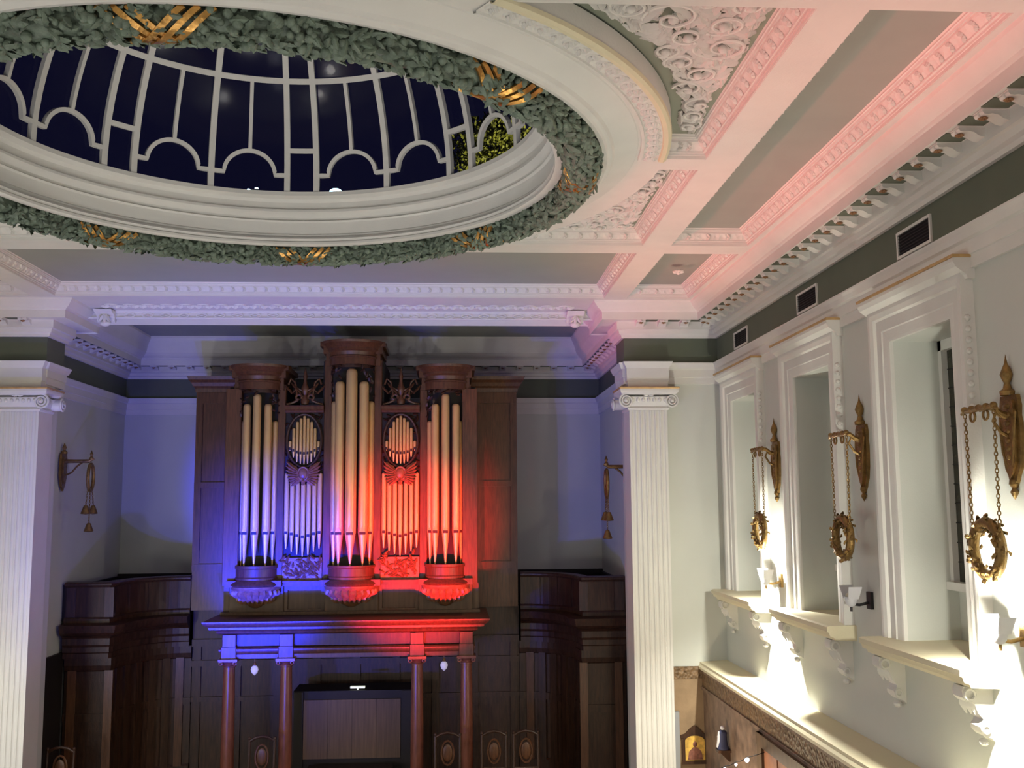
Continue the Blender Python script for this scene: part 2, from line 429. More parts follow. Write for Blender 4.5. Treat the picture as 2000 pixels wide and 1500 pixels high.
# moulded frames inside the coffers
PR_FR = [(-.01,H+.004),(.004,H+.004),(.004,H+.028),(.012,H+.03),(.012,H+.048),(.03,H+.05),(.03,H+.065)]
PR_FO = [(.03,H+.065),(.085,H+.125)]
PR_FI = [(.085,H+.125),(.085,H+.14),(.10,H+.14),(.105,H+.155),(.115,H+.158),(.115,H+.17),(.126,H+REC)]
def coffer(path, label, closed=True):
    global tn
    b = MB()
    b.sweep(PR_FR, path, 1, closed, False); b.sweep(PR_FI, path, 1, closed, False); b.mi(1).sweep(PR_FO, path, 1, closed, False)
    o = struct(b.build('trim_%d'%tn, [PLASTER, ORNAM]), label, 'moulding'); tn += 1
    # running leaf ornament on the flat of the frame
    ob = MB(); P = [Vector(p) for p in path]; k = len(P)
    for i in range(k if closed else k-1):
        a, c = P[i], P[(i+1)%k]; d = (c-a).normalized(); nl = Vector((-d.y,d.x)); L = (c-a).length; m = max(2,int((L-.3)/.15))
        if L < .2: continue
        for q in range(m):
            p = a+d*(.10+(L-.2)*(q+.5)/m)+nl*.0575; u = Vector((d.x,d.y,0)); v = Vector((nl.x*.655,nl.y*.655,.756)); nn = Vector((nl.x*.756,nl.y*.756,-.655))
            for sg in (1,-1): ob.leaf((p.x,p.y,H+.094), (u*.6+v*sg*.6).normalized(), (v*.6-u*sg*.6).normalized(), nn, .06, .045, .4)
    ob.build('leaf_ornament', PLASTER, o)
    return o
def rect(x0,x1,y0,y1): return [(x0,y0),(x1,y0),(x1,y1),(x0,y1)]
coffer(rect(RX1,CX1,Y_B,Y_E), 'carved white frame of the long pink lit panel on the right')
coffer(rect(RX1,CX1,Y_F,Y_G), 'carved white frame of the small square pink lit corner panel')
coffer(rect(mir(RX0),RX0,Y_F,Y_G), 'carved white frame of the wide grey panel before the organ')
coffer(rect(mir(CX1),mir(RX1),Y_B,Y_E), 'carved white frame of the long panel left of the dome')
coffer(rect(mir(CX1),mir(RX1),Y_F,Y_G), 'carved white frame of the small square panel in the left corner')
def spand(s, y0, y1):
    ex = RX0 if s == 1 else mir(RX0)
    ys = [y0+.0, y1]
    far = y1 > RD[1]
    yn, yf = (y0, y1) if far else (y1, y0)
    xa = XC+s*math.sqrt(3.5**2-(yn-RD[1])**2); xb = XC+s*math.sqrt(3.5**2-(yf-RD[1])**2)
    p = [(xa,yn),(ex,yn),(ex,yf),(xb,yf)]
    # travel so that the interior is on the left
    ar = sum(p[i][0]*p[(i+1)%4][1]-p[(i+1)%4][0]*p[i][1] for i in range(4))
    return p if ar > 0 else p[::-1]
coffer(spand(1,Y_B,Y_C), 'carved white frame round the nearer leafy corner panel beside the dome', False)
coffer(spand(1,Y_D,Y_E), 'carved white frame round the farther leafy corner panel beside the dome', False)
coffer(spand(-1,Y_D,Y_E), 'carved white frame round the leafy corner panel left of the dome', False)
coffer(spand(-1,Y_B,Y_C), 'carved white frame round the nearer left leafy corner panel', False)
b = MB()
for q in range(8):
    an = q*PI/4; b.ball((2.98+.05*math.cos(an), 13.05+.05*math.sin(an), H+.09), (.03,.03,.02), 8, 5)
b.ball((2.98,13.05,H+.075), .028, 8, 5)
tag(b.build('ceiling_rosette', PLASTER, smooth=True), 'small white rosette in the middle of the square pink corner panel', 'rosette')

# acanthus reliefs in the spandrels
def relief(s, y0, y1, label, seed):
    r = random.Random(seed); b = MB(); z = H+REC-.004
    ex = (RX0-.14) if s == 1 else (mir(RX0)+.14)
    def inside(x, y, m=.05):
        if not (y0+m+.11 < y < y1-m-.11): return False
        if (x > ex-m) if s == 1 else (x < ex+m): return False
        return math.hypot(x-RD[0], y-RD[1]) > 3.56+m
    centres = []; tries = 0
    while len(centres) < 34 and tries < 6000:
        tries += 1; x = XC+s*r.uniform(1.6,3.8); y = r.uniform(y0,y1)
        rr = r.uniform(.10,.22)
        if inside(x,y,rr*.9) and all(math.hypot(x-c[0],y-c[1]) > (rr+c[2])*.85 for c in centres): centres.append((x,y,rr))
    for x,y,rr in centres:
        sg = r.choice((-1,1)); a0 = r.uniform(0,2*PI); pts = []; rad = []
        for i in range(26):
            t = i/25; q = rr*(1-.85*t); a = a0+sg*t*3.6*PI*.8
            pts.append((x+q*math.cos(a), y+q*math.sin(a), z-.02-.03*t)); rad.append(.020*(1-.35*t))
        b.tube(pts, [q*.75 for q in rad], 6)
        b.ball((x,y,z-.045), (.035,.035,.03), 8, 5)
        for i in range(9):
            a = a0+i*2*PI/9; q = rr*1.0; u = Vector((math.cos(a+sg*1.0), math.sin(a+sg*1.0), 0)); px,py = x+q*.8*math.cos(a), y+q*.8*math.sin(a)
            L = r.uniform(.09,.17)
            if inside(px+u.x*L, py+u.y*L, 0): b.leaf((px,py,z), u, (-u.y,u.x,0), (0,0,-1), L, L*.42, .55)
    for i in range(5200):
        x = XC+s*r.uniform(1.2,3.9); y = r.uniform(y0,y1); a = 2.2*math.sin(5.1*x+1.3*y)+2.4*math.cos(4.3*y-2*x)+r.uniform(-.7,.7); L = r.uniform(.08,.16)
        if inside(x,y,.01) and inside(x+math.cos(a)*L, y+math.sin(a)*L, 0) and r.random() < .72:
            b.leaf((x,y,z), (math.cos(a),math.sin(a),0), (-math.sin(a),math.cos(a),0), (0,0,-1), L, L*.38, .5)
    return tag(b.build('plaster_relief', PLASTER, smooth=True, ang=50), label, 'relief')
relief(1, Y_B, Y_C, 'white acanthus scrollwork filling the nearer corner panel right of the dome', 3)
relief(1, Y_D, Y_E, 'white acanthus scrollwork in the farther smaller corner right of the dome', 5)
relief(-1, Y_D, Y_E, 'white acanthus scrollwork in the corner panel left of the dome', 9)

# ------------------------------------------------------------------ dome
b = MB()
b.lathe([(2.44,8.43),(2.44,8.385),(2.53,8.37),(2.55,8.335),(2.55,8.27),(2.52,8.25),(2.52,8.225),(2.555,8.205),(2.58,8.175),(2.585,8.15),(2.56,8.135),(2.585,8.12),(2.60,8.0),(2.585,7.985),(2.585,7.96),(2.56,7.95),(2.545,7.93),(2.56,7.905),(2.545,7.895),(2.545,7.87),(2.57,7.86),(2.62,7.86),(2.63,7.96)], (RD[0],RD[1],0), 128)
struct(b.build('trim_%d'%tn, PLASTER, smooth=True, ang=28), 'white moulded drum ring lining the round dome opening', 'moulding'); tn += 1
b = MB()
b.lathe([(2.60,7.93),(2.92,7.93),(2.925,7.87),(2.94,7.84),(2.975,7.835),(2.99,7.855),(3.0,7.86),(3.02,7.86),(3.04,7.885),(3.09,7.90),(3.17,7.925),(3.23,7.94),(3.24,7.9505)], (RD[0],RD[1],0), 128)
o = struct(b.build('trim_%d'%tn, PLASTER, smooth=True, ang=28), 'broad white cove ring outside the green garland of the dome', 'moulding'); tn += 1
def arcband(a0, a1):
    b = MB(); 
    b.lathe([(3.255,7.955),(3.26,7.93),(3.285,7.925),(3.29,7.94)], (RD[0],RD[1],0), 60, a0, a1)
    b.mi(1).lathe([(3.29,7.94),(3.43,7.94)], (RD[0],RD[1],0), 60, a0, a1)
    b.mi(2).lathe([(3.43,7.94),(3.44,7.92),(3.475,7.915),(3.50,7.93),(3.505,7.96)], (RD[0],RD[1],0), 60, a0, a1)
    return b
am = math.asin((RD[1]-Y_C)/3.4); ax = math.asin((RD[1]-Y_B)/3.4)
for a0,a1,lb in ((-ax,-am,'right'),(PI+am,PI+ax,'left')):
    o = struct(arcband(a0,a1).build('trim_%d'%tn, [PLASTER, ORNAM, CREAM]), 'curved carved band with a cream edge round the dome, nearer %s part'%lb, 'moulding'); tn += 1
    ob = MB(); m = int((a1-a0)*3.36/.13)
    for q in range(m):
        a = a0+(a1-a0)*(q+.5)/m; u = Vector((-math.sin(a),math.cos(a),0)); v = Vector((math.cos(a),math.sin(a),0)); p = Vector((RD[0],RD[1],7.94))+v*3.36
        for sg in (1,-1): ob.leaf(p, (u*.5+v*sg*.8).normalized(), (v*.5-u*sg*.8).normalized(), (0,0,-1), .07, .05, .45)
        ob.torus((p.x,p.y,p.z), .035, .010, 'z', 10, 5)
    ob.build('leaf_ornament', PLASTER, o)

# leaf garland with gilded ribbon ties
ga = thing('leaf_garland', 'thick green plaster leaf garland circling the dome with gold ribbon ties', 'garland', (RD[0],RD[1],7.8))
b = MB(); GR, gr = 2.775, .125
def gpos(a, t, k=1.0):
    rr = GR+gr*1.12*k*math.cos(t); return Vector((RD[0]+rr*math.cos(a), RD[1]+rr*math.sin(a), 7.835+gr*k*math.sin(t)))
b.torus((RD[0],RD[1],7.835), GR, .108, 'z', 160, 12)
for i in range(2900):
    a = R.uniform(0,2*PI); t = R.uniform(-PI*1.12, PI*.12); o = gpos(a,t,.86); nn = (gpos(a,t,1.2)-o).normalized()
    tang = Vector((-math.sin(a),math.cos(a),0)); x = nn.cross(tang).normalized()
    th = R.gauss(0,.9)+(0 if R.random() < .8 else PI); u = (tang*math.cos(th)+x*math.sin(th)+nn*.35).normalized(); v = nn.cross(u).normalized(); n2 = u.cross(v)
    L = R.uniform(.07,.12); b.leaf(o, u, v, nn, L, L*.5, .4)
for i in range(1300):
    a = R.uniform(0,2*PI); t = R.uniform(-PI*1.08, PI*.08); p = gpos(a,t,1.0); b.ball(p, R.uniform(.018,.038), 7, 5)
b.build('foliage', GARL, ga, True, 60)
for k in range(8):
    b = MB(); ac = PI/2-math.radians(45*k+.5)
    for sg in (1,-1):
        for dd in (-.030,.0,.030):
            pts = []; nr = []
            for i in range(25):
                t = -PI*1.02+PI*1.04*i/24; a = ac+sg*((i/24-.5)*.17)+dd
                pts.append(gpos(a,t,1.08+.05*(sg>0))); nr.append((gpos(a,t,1.5)-gpos(a,t,1)))
            b.strip(pts, nr, .036, .02)
    b.build('ribbon_tie', GOLD, ga)

# glazed dome
DZ, DR = 8.4, 2.5
def sp(az, el, r=DR):
    a, e = math.radians(az+.5), math.radians(el)
    return Vector((RD[0]+r*math.cos(e)*math.sin(a), RD[1]+r*math.cos(e)*math.cos(a), DZ+r*math.sin(e)))
DC = Vector((RD[0],RD[1],DZ))
def spath(b, pts, w, d=.05):
    P = [sp(*p) for p in pts]; b.strip(P, [(p-DC) for p in P], w, d)
dome = thing('dome_skylight', 'large round glazed dome with white ribs, dark night sky behind', 'skylight', (RD[0],RD[1],DZ))
RING = 28.4
for k in range(8):
    z0 = 45*k
    for az,w in ((z0-3.7,.062),(z0+3.7,.062),(z0+22.5,.062)):
        b = MB(); spath(b, [(az, e) for e in [0,4,8,12,16,20,24,28,34,40,46,52,58,64,70,74]], w); b.build('rib', PLASTER, dome)
    b = MB(); spath(b, [(z0+a, 11.3) for a in (-3.7,-1.2,1.2,3.7)], .05); b.build('cross_bar', PLASTER, dome)
    for m in (13.1, 31.9):
        pts = [(z0+m+a,5.0) for a in (-9.2,-7.8,-6.3)]+[(z0+m-6.3*math.cos(t), 5.0+5.8*math.sin(t)) for t in [PI*i/20 for i in range(1,20)]]+[(z0+m+a,5.0) for a in (6.3,7.8,9.2)]
        b = MB(); spath(b, pts, .042); b.build('arch_bar', PLASTER, dome)
        b = MB(); spath(b, [(z0+m, e) for e in (10.8,14,18,22,26,RING)], .038); b.build('thin_bar', PLASTER, dome)
b = MB(); P = [(a*3,RING) for a in range(121)]; spath(b, P, .06); b.build('ring_bar', PLASTER, dome)
b = MB(); b.lathe([(DR*math.cos(math.radians(74))-.02,DR*math.sin(math.radians(74))),(.62,DR*math.sin(math.radians(74))-.06),(.62,DR*math.sin(math.radians(74))+.06),(.74,DR*math.sin(math.radians(74)))], (RD[0],RD[1],DZ), 48); b.build('oculus_ring', PLASTER, dome)
b = MB(); prof = [((DR+.012)*math.cos(math.radians(e)), (DR+.012)*math.sin(math.radians(e))) for e in range(0,91,6)]
b.lathe(prof, (RD[0],RD[1],DZ), 96); g = b.build('glazing', GLASS, dome, True); g['label'] = 'dark glass panes of the dome'
# the roof outside the dome: a tree lit at night and distant lamps
b = MB(); b.box(-14,14,20.4,60,-.2,0)
struct(b.build('ground', BRICK), 'dark ground outside behind the hall, not seen from inside', 'ground')
TX, TY, TZ = 1.05, 24.0, 13.5
tr = thing('tree', 'yellow green tree lit at night outside the dome glass on the right', 'tree', (TX,TY,0))
b = MB(); b.tube([(TX,TY,0),(TX+.05,TY,6),(TX-.05,TY,11),(TX,TY,13.6)], [.22,.17,.11,.05], 8); b.build('trunk', BARK, tr)
b = MB(); rr = random.Random(4)
for i in range(3000):
    a = rr.uniform(0,2*PI); e = rr.uniform(-1.2,1.5); q = rr.uniform(.45,1.0)
    p = Vector((TX+1.15*q*math.cos(a)*math.cos(e), TY+1.0*q*math.sin(a)*math.cos(e), TZ+.95*q*math.sin(e)))
    u = Vector((rr.gauss(0,1),rr.gauss(0,1),rr.gauss(0,1))).normalized(); v = u.orthogonal().normalized()
    b.leaf(p, u, v, u.cross(v), rr.uniform(.09,.16), .08, .3)
b.build('foliage', LEAF, tr)
def street(x,z,w,label):
    y = 26.0; o = thing('street_lamp', label, 'lamp', (x,y,0))
    b = MB(); b.tube([(x,y,0),(x,y,z)], .05, 6); b.build('post', IRON, o)
    b = MB(); b.ball((x,y,z+.02), (w,.08,w*.55), 10, 6); b.build('lamp_head', STREET, o, True)
street(-5.22,13.12,.045,'tiny pale blue light outside the dome, leftmost')
street(-5.02,13.16,.045,'tiny pale blue light outside the dome, just right of the leftmost one')
street(-3.0,13.10,.16,'bright pale blue light outside the far edge of the dome')

# ------------------------------------------------------------------ chancel arch beam
bm_ = thing('trim_%d'%tn, 'white carved beam across the top of the chancel opening', 'beam', (XC,15.5,7.72), kind='structure'); tn += 1
BY = 15.46
b = MB(); pr = [(0,7.825),(.02,7.825),(.03,7.84),(.03,7.848),(.01,7.852),(.01,7.915),(.03,7.92),(.04,7.935),(.06,7.949),(-.5,7.949),(-.5,7.825)]
b.sweep(pr, [(XPL+.30,BY),(XPR-.30,BY)], -1); b.build('beam', PLASTER, bm_)
b = MB(); n = 27; x0, x1 = XPL+.62, XPR-.62
for i in range(n):
    x = x0+(x1-x0)*(i+.5)/n
    b.torus((x,BY-.015,7.884), .078, .013, 'y', 18, 6, 1., .40); b.ball((x,BY-.012,7.884), (.034,.018,.014), 8, 4)
    if i < n-1:
        xm = x+(x1-x0)/n/2; b.torus((xm,15.02,7.945), .085, .014, 'z', 18, 6, 1., 1.3); b.ball((xm,15.02,7.94), (.035,.05,.022), 8, 4)
        b.leaf((xm-.02,15.02,7.95), (-1,0,0), (0,1,0), (0,0,-1), .13, .09, .4); b.leaf((xm+.02,15.02,7.95), (1,0,0), (0,1,0), (0,0,-1), .13, .09, .4)
b.build('oval_ornament', PLASTER, bm_, True)
for x in (XPL+.69, XPR-.69):
    b = MB(); pr = [(0,.0),(.0,-.14),(.05,-.17),(.10,-.15),(.11,-.10),(.16,-.06),(.30,-.03),(.34,0)]
    b.prism_on(pr, (x-.13,BY+.02,7.93), (0,-.8,0), (0,0,1), (.26,0,0)); b.torus((x,BY-.06,7.80), .04, .02, 'x', 14, 8); b.ball((x,BY-.08,7.745), (.08,.06,.05), 10, 6)
    for a in (-.6,0,.6): b.leaf((x,BY-.12,7.88), (math.sin(a),-.1,-math.cos(a)), (math.cos(a),0,math.sin(a)), (0,-1,0), .15, .07, .5)
    b.build('bracket', PLASTER, bm_, True)

# ------------------------------------------------------------------ pilasters
def pilaster(x0, x1, label, inner):
    """fluted pilaster on the pier corner; inner = +1 when its free side faces +x"""
    yf, yb = 14.86, 15.36; o = thing('pilaster', label, 'pilaster', ((x0+x1)/2, yf+.1, 0), kind='structure')
    b = MB(); n = 7; w = x1-x0; pts = [(x0,yb),(x0,yf)]
    m = .025; fw = (w-2*m)/n
    for i in range(n):
        c = x0+m+fw*(i+.5); rr = fw*.38
        pts += [(c-rr+rr*(1-math.cos(t)), yf+rr*.75*math.sin(t)) for t in [PI*q/8 for q in range(9)]]
    pts += [(x1,yf),(x1,yb)]
    b.prism(pts[::-1], .30, 6.40); b.build('fluted_shaft', PLASTER, o)
    b = MB(); b.sweep([(0,.0),(.09,0),(.09,.14),(.10,.17),(.07,.20),(.05,.23),(.06,.26),(.03,.29),(.0,.30)], [(x0,yb),(x0,yf),(x1,yf),(x1,yb)], -1); b.build('base', PLASTER, o)
    cx = (x0+x1)/2
    cap = MB(); cap.sweep([(0,6.38),(.02,6.385),(.03,6.41),(.01,6.43),(.0,6.44),(.03,6.46),(.055,6.52),(.07,6.575),(.03,6.58),(.0,6.60)], [(x0,yb),(x0,yf),(x1,yf),(x1,yb)], -1)
    for s in (-1,1):
        vx = cx+s*(w/2+.055); pts = []; rad = []
        for i in range(40):
            t = i/39; q = .105*(1-.82*t); a = PI/2-s*t*2.4*2*PI
            pts.append((vx+q*math.cos(a), yf-.07-.03*t, 6.515+q*math.sin(a))); rad.append(.017*(1-.4*t))
        cap.tube(pts, rad, 6); cap.ball((vx,yf-.10,6.515), .028, 8, 6)
        cap.prism_on([(.085*math.cos(2*PI*i/16), .085*math.sin(2*PI*i/16)) for i in range(16)], (vx,yf-.06,6.515), (1,0,0), (0,0,1), (0,.14,0))
    for i in range(7):
        x = cx+(i-3)*w/7; cap.ball((x,yf-.06,6.53), (.028,.03,.034), 8, 6)
    for i in range(9):
        a = PI*(i/8); cap.leaf((cx,yf-.06,6.60), (math.cos(a),-.15,math.sin(a)*.6), (-math.sin(a),0,math.cos(a)), (0,-1,0), .08, .04, .5)
    sx = x1 if inner > 0 else x0
    for yy in (yb-.02,):
        pts = []
        for i in range(30):
            t = i/29; q = .095*(1-.8*t); a = PI/2+inner*t*2.2*2*PI
            pts.append((sx+inner*(.16+.03*t), yy-.05+q*math.cos(a), 6.50+q*math.sin(a)))
        cap.tube(pts, .015, 6)
        cap.prism_on([(.08*math.cos(2*PI*i/14), .08*math.sin(2*PI*i/14)) for i in range(14)], (sx-inner*.01,yy-.05,6.50), (0,1,0), (0,0,1), (inner*.16,0,0))
    cap.build('capital', PLASTER, o, True)
    b = MB(); b.sweep([(0,6.605),(.10,6.605),(.14,6.63),(.15,6.66),(.15,6.685),(0,6.70)], [(x0,yb),(x0,yf),(x1,yf),(x1,yb)], -1); b.build('abacus', PLASTER, o)
    b = MB(); b.sweep([(.0,6.685),(.155,6.685),(.165,6.70),(.155,6.715),(0,6.715)], [(x0,yb),(x0,yf),(x1,yf),(x1,yb)], -1); g = b.build('ochre_edge', OCHRELINE, o); g['label'] = 'gilded rim of the capital'
    b = MB(); b.sweep([(0,6.715),(.02,6.715),(.02,6.80),(.035,6.82),(.035,7.0),(.06,7.04),(.09,7.095),(0,7.098)], [(x0,yb),(x0,yf),(x1,yf),(x1,yb)], -1); b.build('entablature_block', PLASTER, o)
    return o
pilaster(2.61, 3.17, 'tall white fluted pilaster with scrolled capital right of the organ', -1)
pilaster(-6.41, -5.85, 'tall white fluted pilaster with scrolled capital at the left edge', 1)

# ------------------------------------------------------------------ windows
def window(i, yc, label):
    o = thing('window_%d'%i, label, 'window', (XR, yc, 3.8), kind='structure')
    y0, y1 = yc-WH, yc+WH
    b = MB()
    pr = [(0,0),(.035,0),(.04,.02),(.05,.10),(.06,.11),(.06,.21),(.085,.225),(.10,.27),(.10,.31),(0,.32)]   # (out from wall, away from opening)
    path = [(y0,3.80),(y0,6.45),(y1,6.45),(y1,3.80)]; vs = []; k = len(pr)
    for (y,z),(my,mz) in zip(path, [(-1,0),(-1,1),(1,1),(1,0)]):
        for d,w in pr: vs.append((XR-d, y+my*w, z+mz*min(w,.30)))
    fs = [(q*k+r, q*k+r+1, q*k+k+r+1, q*k+k+r) for q in range(3) for r in range(k-1)]+[tuple(range(k)),tuple(range(3*k,4*k))]
    b.add(vs, fs); b.build('architrave', PLASTER, o)
    b = MB(); ea, eb = y0-.36, y1+.36
    b.sweep([(0,6.70),(.06,6.70),(.07,6.73),(.11,6.76),(.15,6.79),(.17,6.83),(.17,6.86),(0,6.87)], [(XR,ea),(XR,eb)], 1); b.build('head_cornice', PLASTER, o)
    b = MB(); b.box(XR-.178,XR,ea-.01,eb+.01,6.862,6.885); g = b.build('ochre_edge', OCHRELINE, o); g['label'] = 'thin ochre line over the window head'  # ochre strip along the top of the head cornice
    b = MB(); b.sweep([(-.60,3.805),(.27,3.80),(.30,3.79),(.30,3.745),(.28,3.735),(.27,3.70),(.23,3.685),(.22,3.66),(.0,3.65),(.0,3.80)], [(XR,ea),(XR,eb)], 1)
    b.build('sill', CREAM, o)
    for yy in (y0-.17, y1+.17):
        b = MB()
        pr2 = [(0,3.65),(.22,3.65),(.235,3.62),(.23,3.57),(.20,3.54),(.165,3.55),(.14,3.52),(.12,3.46),(.08,3.41),(.09,3.38),(.11,3.36),(.10,3.32),(.07,3.29),(.03,3.28),(0,3.25)]
        b.prism_on(pr2, (XR,yy-.075,0), (-1,0,0), (0,0,1), (0,.15,0))
        for dy in (-.085,.085):
            b.torus((XR-.18,yy+dy,3.595), .038, .012, 'y', 14, 6); b.torus((XR-.07,yy+dy,3.345), .028, .010, 'y', 12, 6)
        for q in range(3): b.leaf((XR-.15-.02*q,yy-.03+.03*q,3.56), (.35,0,-1), (0,1,0), (-1,0,0), .12, .05, .5)
        b.ball((XR-.05,yy,3.235), (.035,.05,.03), 8, 5)
        b.build('console', PLASTER, o, True, 35)
    b = MB()
    b.box(4.40,4.47,y0,y0+.06,4.26,6.45); b.box(4.40,4.47,y1-.06,y1,4.26,6.45); b.box(4.40,4.47,y0,y1,6.36,6.45); b.box(4.36,4.47,y0,y1,4.24,4.31)
    b.build('window_frame', PLASTER, o)
    b = MB(); b.box(4.455,4.465,y0+.06,y1-.06,4.31,6.36)
    b.mi(1)
    for q in range(1,4): b.box(4.448,4.457,y0+.06+q*(2*WH-.12)/4-.006,y0+.06+q*(2*WH-.12)/4+.006,4.31,6.36)
    for q in range(1,12): b.box(4.448,4.457,y0+.06,y1-.06,4.31+q*2.05/12-.005,4.31+q*2.05/12+.005)
    g = b.build('pane', [DGLASS, IRON], o); g['label'] = 'dark leaded glass'
    for q in range(9):
        z = 5.72+q*.085; b = MB(); b.ball((XR-.06,y0-.32,z), (.026,.022,.026), 8, 6); b.build('bead', PLASTER, o, True)
    return o
window(1, WC[0], 'farthest window on the right wall, next to the front corner')
window(2, WC[1], 'middle tall window on the right wall between two brass sconces')
window(3, WC[2], 'nearest tall window on the right wall showing its dark glass')

# vents in the frieze
def vent(yc, label):
    o = thing('wall_vent', label, 'vent', (XR-.02, yc, 7.17), 'vents in the green frieze')
    y0,y1,z0,z1 = yc-.30,yc+.30,7.17,7.36; x = XR-.03
    b = MB()
    b.box(x,XR-.011,y0-.025,y1+.025,z0-.025,z0); b.box(x,XR-.011,y0-.025,y1+.025,z1,z1+.025); b.box(x,XR-.011,y0-.025,y0,z0,z1); b.box(x,XR-.011,y1,y1+.025,z0,z1)
    b.build('frame', PLASTER, o)
    b = MB(); b.box(XR-.0145,XR-.0125,y0,y1,z0,z1)
    for q in range(7): z = z0+.015+q*.027; b.quad((x+.003,y0,z),(x+.003,y1,z),(XR-.014,y1,z+.018),(XR-.014,y0,z+.018))
    b.build('louvre', VENT, o)
vent(8.38, 'dark louvred vent in the green frieze, nearest and largest'); vent(11.05, 'dark louvred vent in the green frieze over the middle window'); vent(13.69, 'dark louvred vent in the green frieze, farthest and smallest')

# ------------------------------------------------------------------ hanging wreath sconces
def chain(b, p0, p1, link=.036, r=.0045):
    p0, p1 = Vector(p0), Vector(p1); n = int((p1-p0).length/(link*.78)); d = (p1-p0).normalized(); u = d.orthogonal().normalized(); w = d.cross(u)
    for i in range(n):
        c = p0+(p1-p0)*((i+.5)/n); s = u if i%2 else w
        b.tube([c+d*(link*.5*math.cos(t))+s*(.011*math.sin(t)) for t in [2*PI*q/8 for q in range(8)]], r, 4, True)
def sconce_proto():
    """local frame: wall plane x=0, projecting to -x, z=0 at the arm"""
    o = thing('wall_sconce', 'x', 'sconce', (0,0,0), 'brass wreath sconces')
    b = MB(); pr = [(-.005,.12),(.105,.10),(.125,.02),(.115,-.05),(.13,-.10),(.12,-.30),(.095,-.42),(.06,-.47),(.05,-.50),(.0,-.56)]
    poly = [(y,z) for y,z in pr[1:-1]]; full = poly+[(0,-.56)]+[(-y,z) for y,z in poly[::-1]]
    b.prism_on(full, (0,0,0), (0,1,0), (0,0,1), (-.03,0,0))
    sm = [(y*.72,z*.85-.02) for y,z in full]; b.prism_on(sm, (-.03,0,0), (0,1,0), (0,0,1), (-.02,0,0))
    for q in range(7): b.ball((-.045,0,.02-.06*q), (.02,.05-.004*q,.022), 8, 5)
    for s in (1,-1):
        b.tube([(-.04,s*.10,-.02),(-.05,s*.085,-.15),(-.05,s*.07,-.3),(-.04,s*.03,-.42)], .012, 6)
    b.lathe([(.0,-.64),(.018,-.61),(.03,-.585),(.015,-.56),(.035,-.53),(.03,-.50)], (-.025,0,0), 10)
    b.build('back_plate', BRASS, o, True)
    b = MB(); b.lathe([(.05,.10),(.055,.13),(.03,.15),(.02,.19),(.035,.22),(.045,.25),(.03,.29),(.012,.33),(.0,.40)], (-.03,0,0), 12); b.build('finial', BRASS, o, True)
    b = MB(); b.tube([(-.03,0,-.05),(-.09,0,-.03),(-.14,0,.01),(-.20,0,.02),(-.25,0,.0)], [.03,.024,.022,.022,.02], 8)
    b.tube([(-.03,0,-.20),(-.10,0,-.16),(-.15,0,-.08),(-.13,0,-.03),(-.09,0,-.05)], .012, 6)
    b.tube([(-.25,-.25,-.015),(-.25,-.2,.005),(-.25,-.1,.0),(-.25,0,.012),(-.25,.1,.0),(-.25,.2,.005),(-.25,.25,-.015)], [.010,.018,.02,.024,.02,.018,.010], 8)
    for y in (-.2,-.1,0,.1,.2): b.ball((-.25,y,.012), (.028,.03,.026), 8, 5)
    b.torus((-.25,.09,-.045), .035, .009, 'x', 14, 6); b.torus((-.25,-.09,-.045), .035, .009, 'x', 14, 6)
    b.build('arm', BRASS, o, True)
    for s in (1,-1):
        b = MB(); chain(b, (-.25,s*.20,-.02), (-.25,s*.185,-.86)); b.build('chain', BRASS, o)
    b = MB(); rr = random.Random(2); b.torus((-.25,0,-.98), .185, .040, 'x', 40, 8)
    for i in range(90):
        a = 2*PI*i/90*1.0; t = rr.uniform(0,2*PI); c = Vector((-.25,.185*math.cos(a),-.98+.185*math.sin(a))); rad = Vector((0,math.cos(a),math.sin(a))); nn = (rad*math.cos(t)+Vector((1,0,0))*math.sin(t))
        u = (Vector((0,-math.sin(a),math.cos(a)))+nn*.5).normalized(); b.leaf(c+nn*.032, u, nn.cross(u).normalized(), nn, .045, .034, .5)
    b.build('wreath', BRASS, o, True, 60)
    return o
sc = sconce_proto(); SZ = 5.655
slab = ['brass wreath sconce farthest along the right wall, beside the first window', 'brass wreath sconce in the middle of the right wall, over the unlit spotlight', 'largest nearest brass wreath sconce, cut by the right edge of the photo']
for i,y in enumerate(PIERS):
    o = sc if i == 0 else copy_tree(sc); o.location = (XR, y, SZ); o['label'] = slab[i]
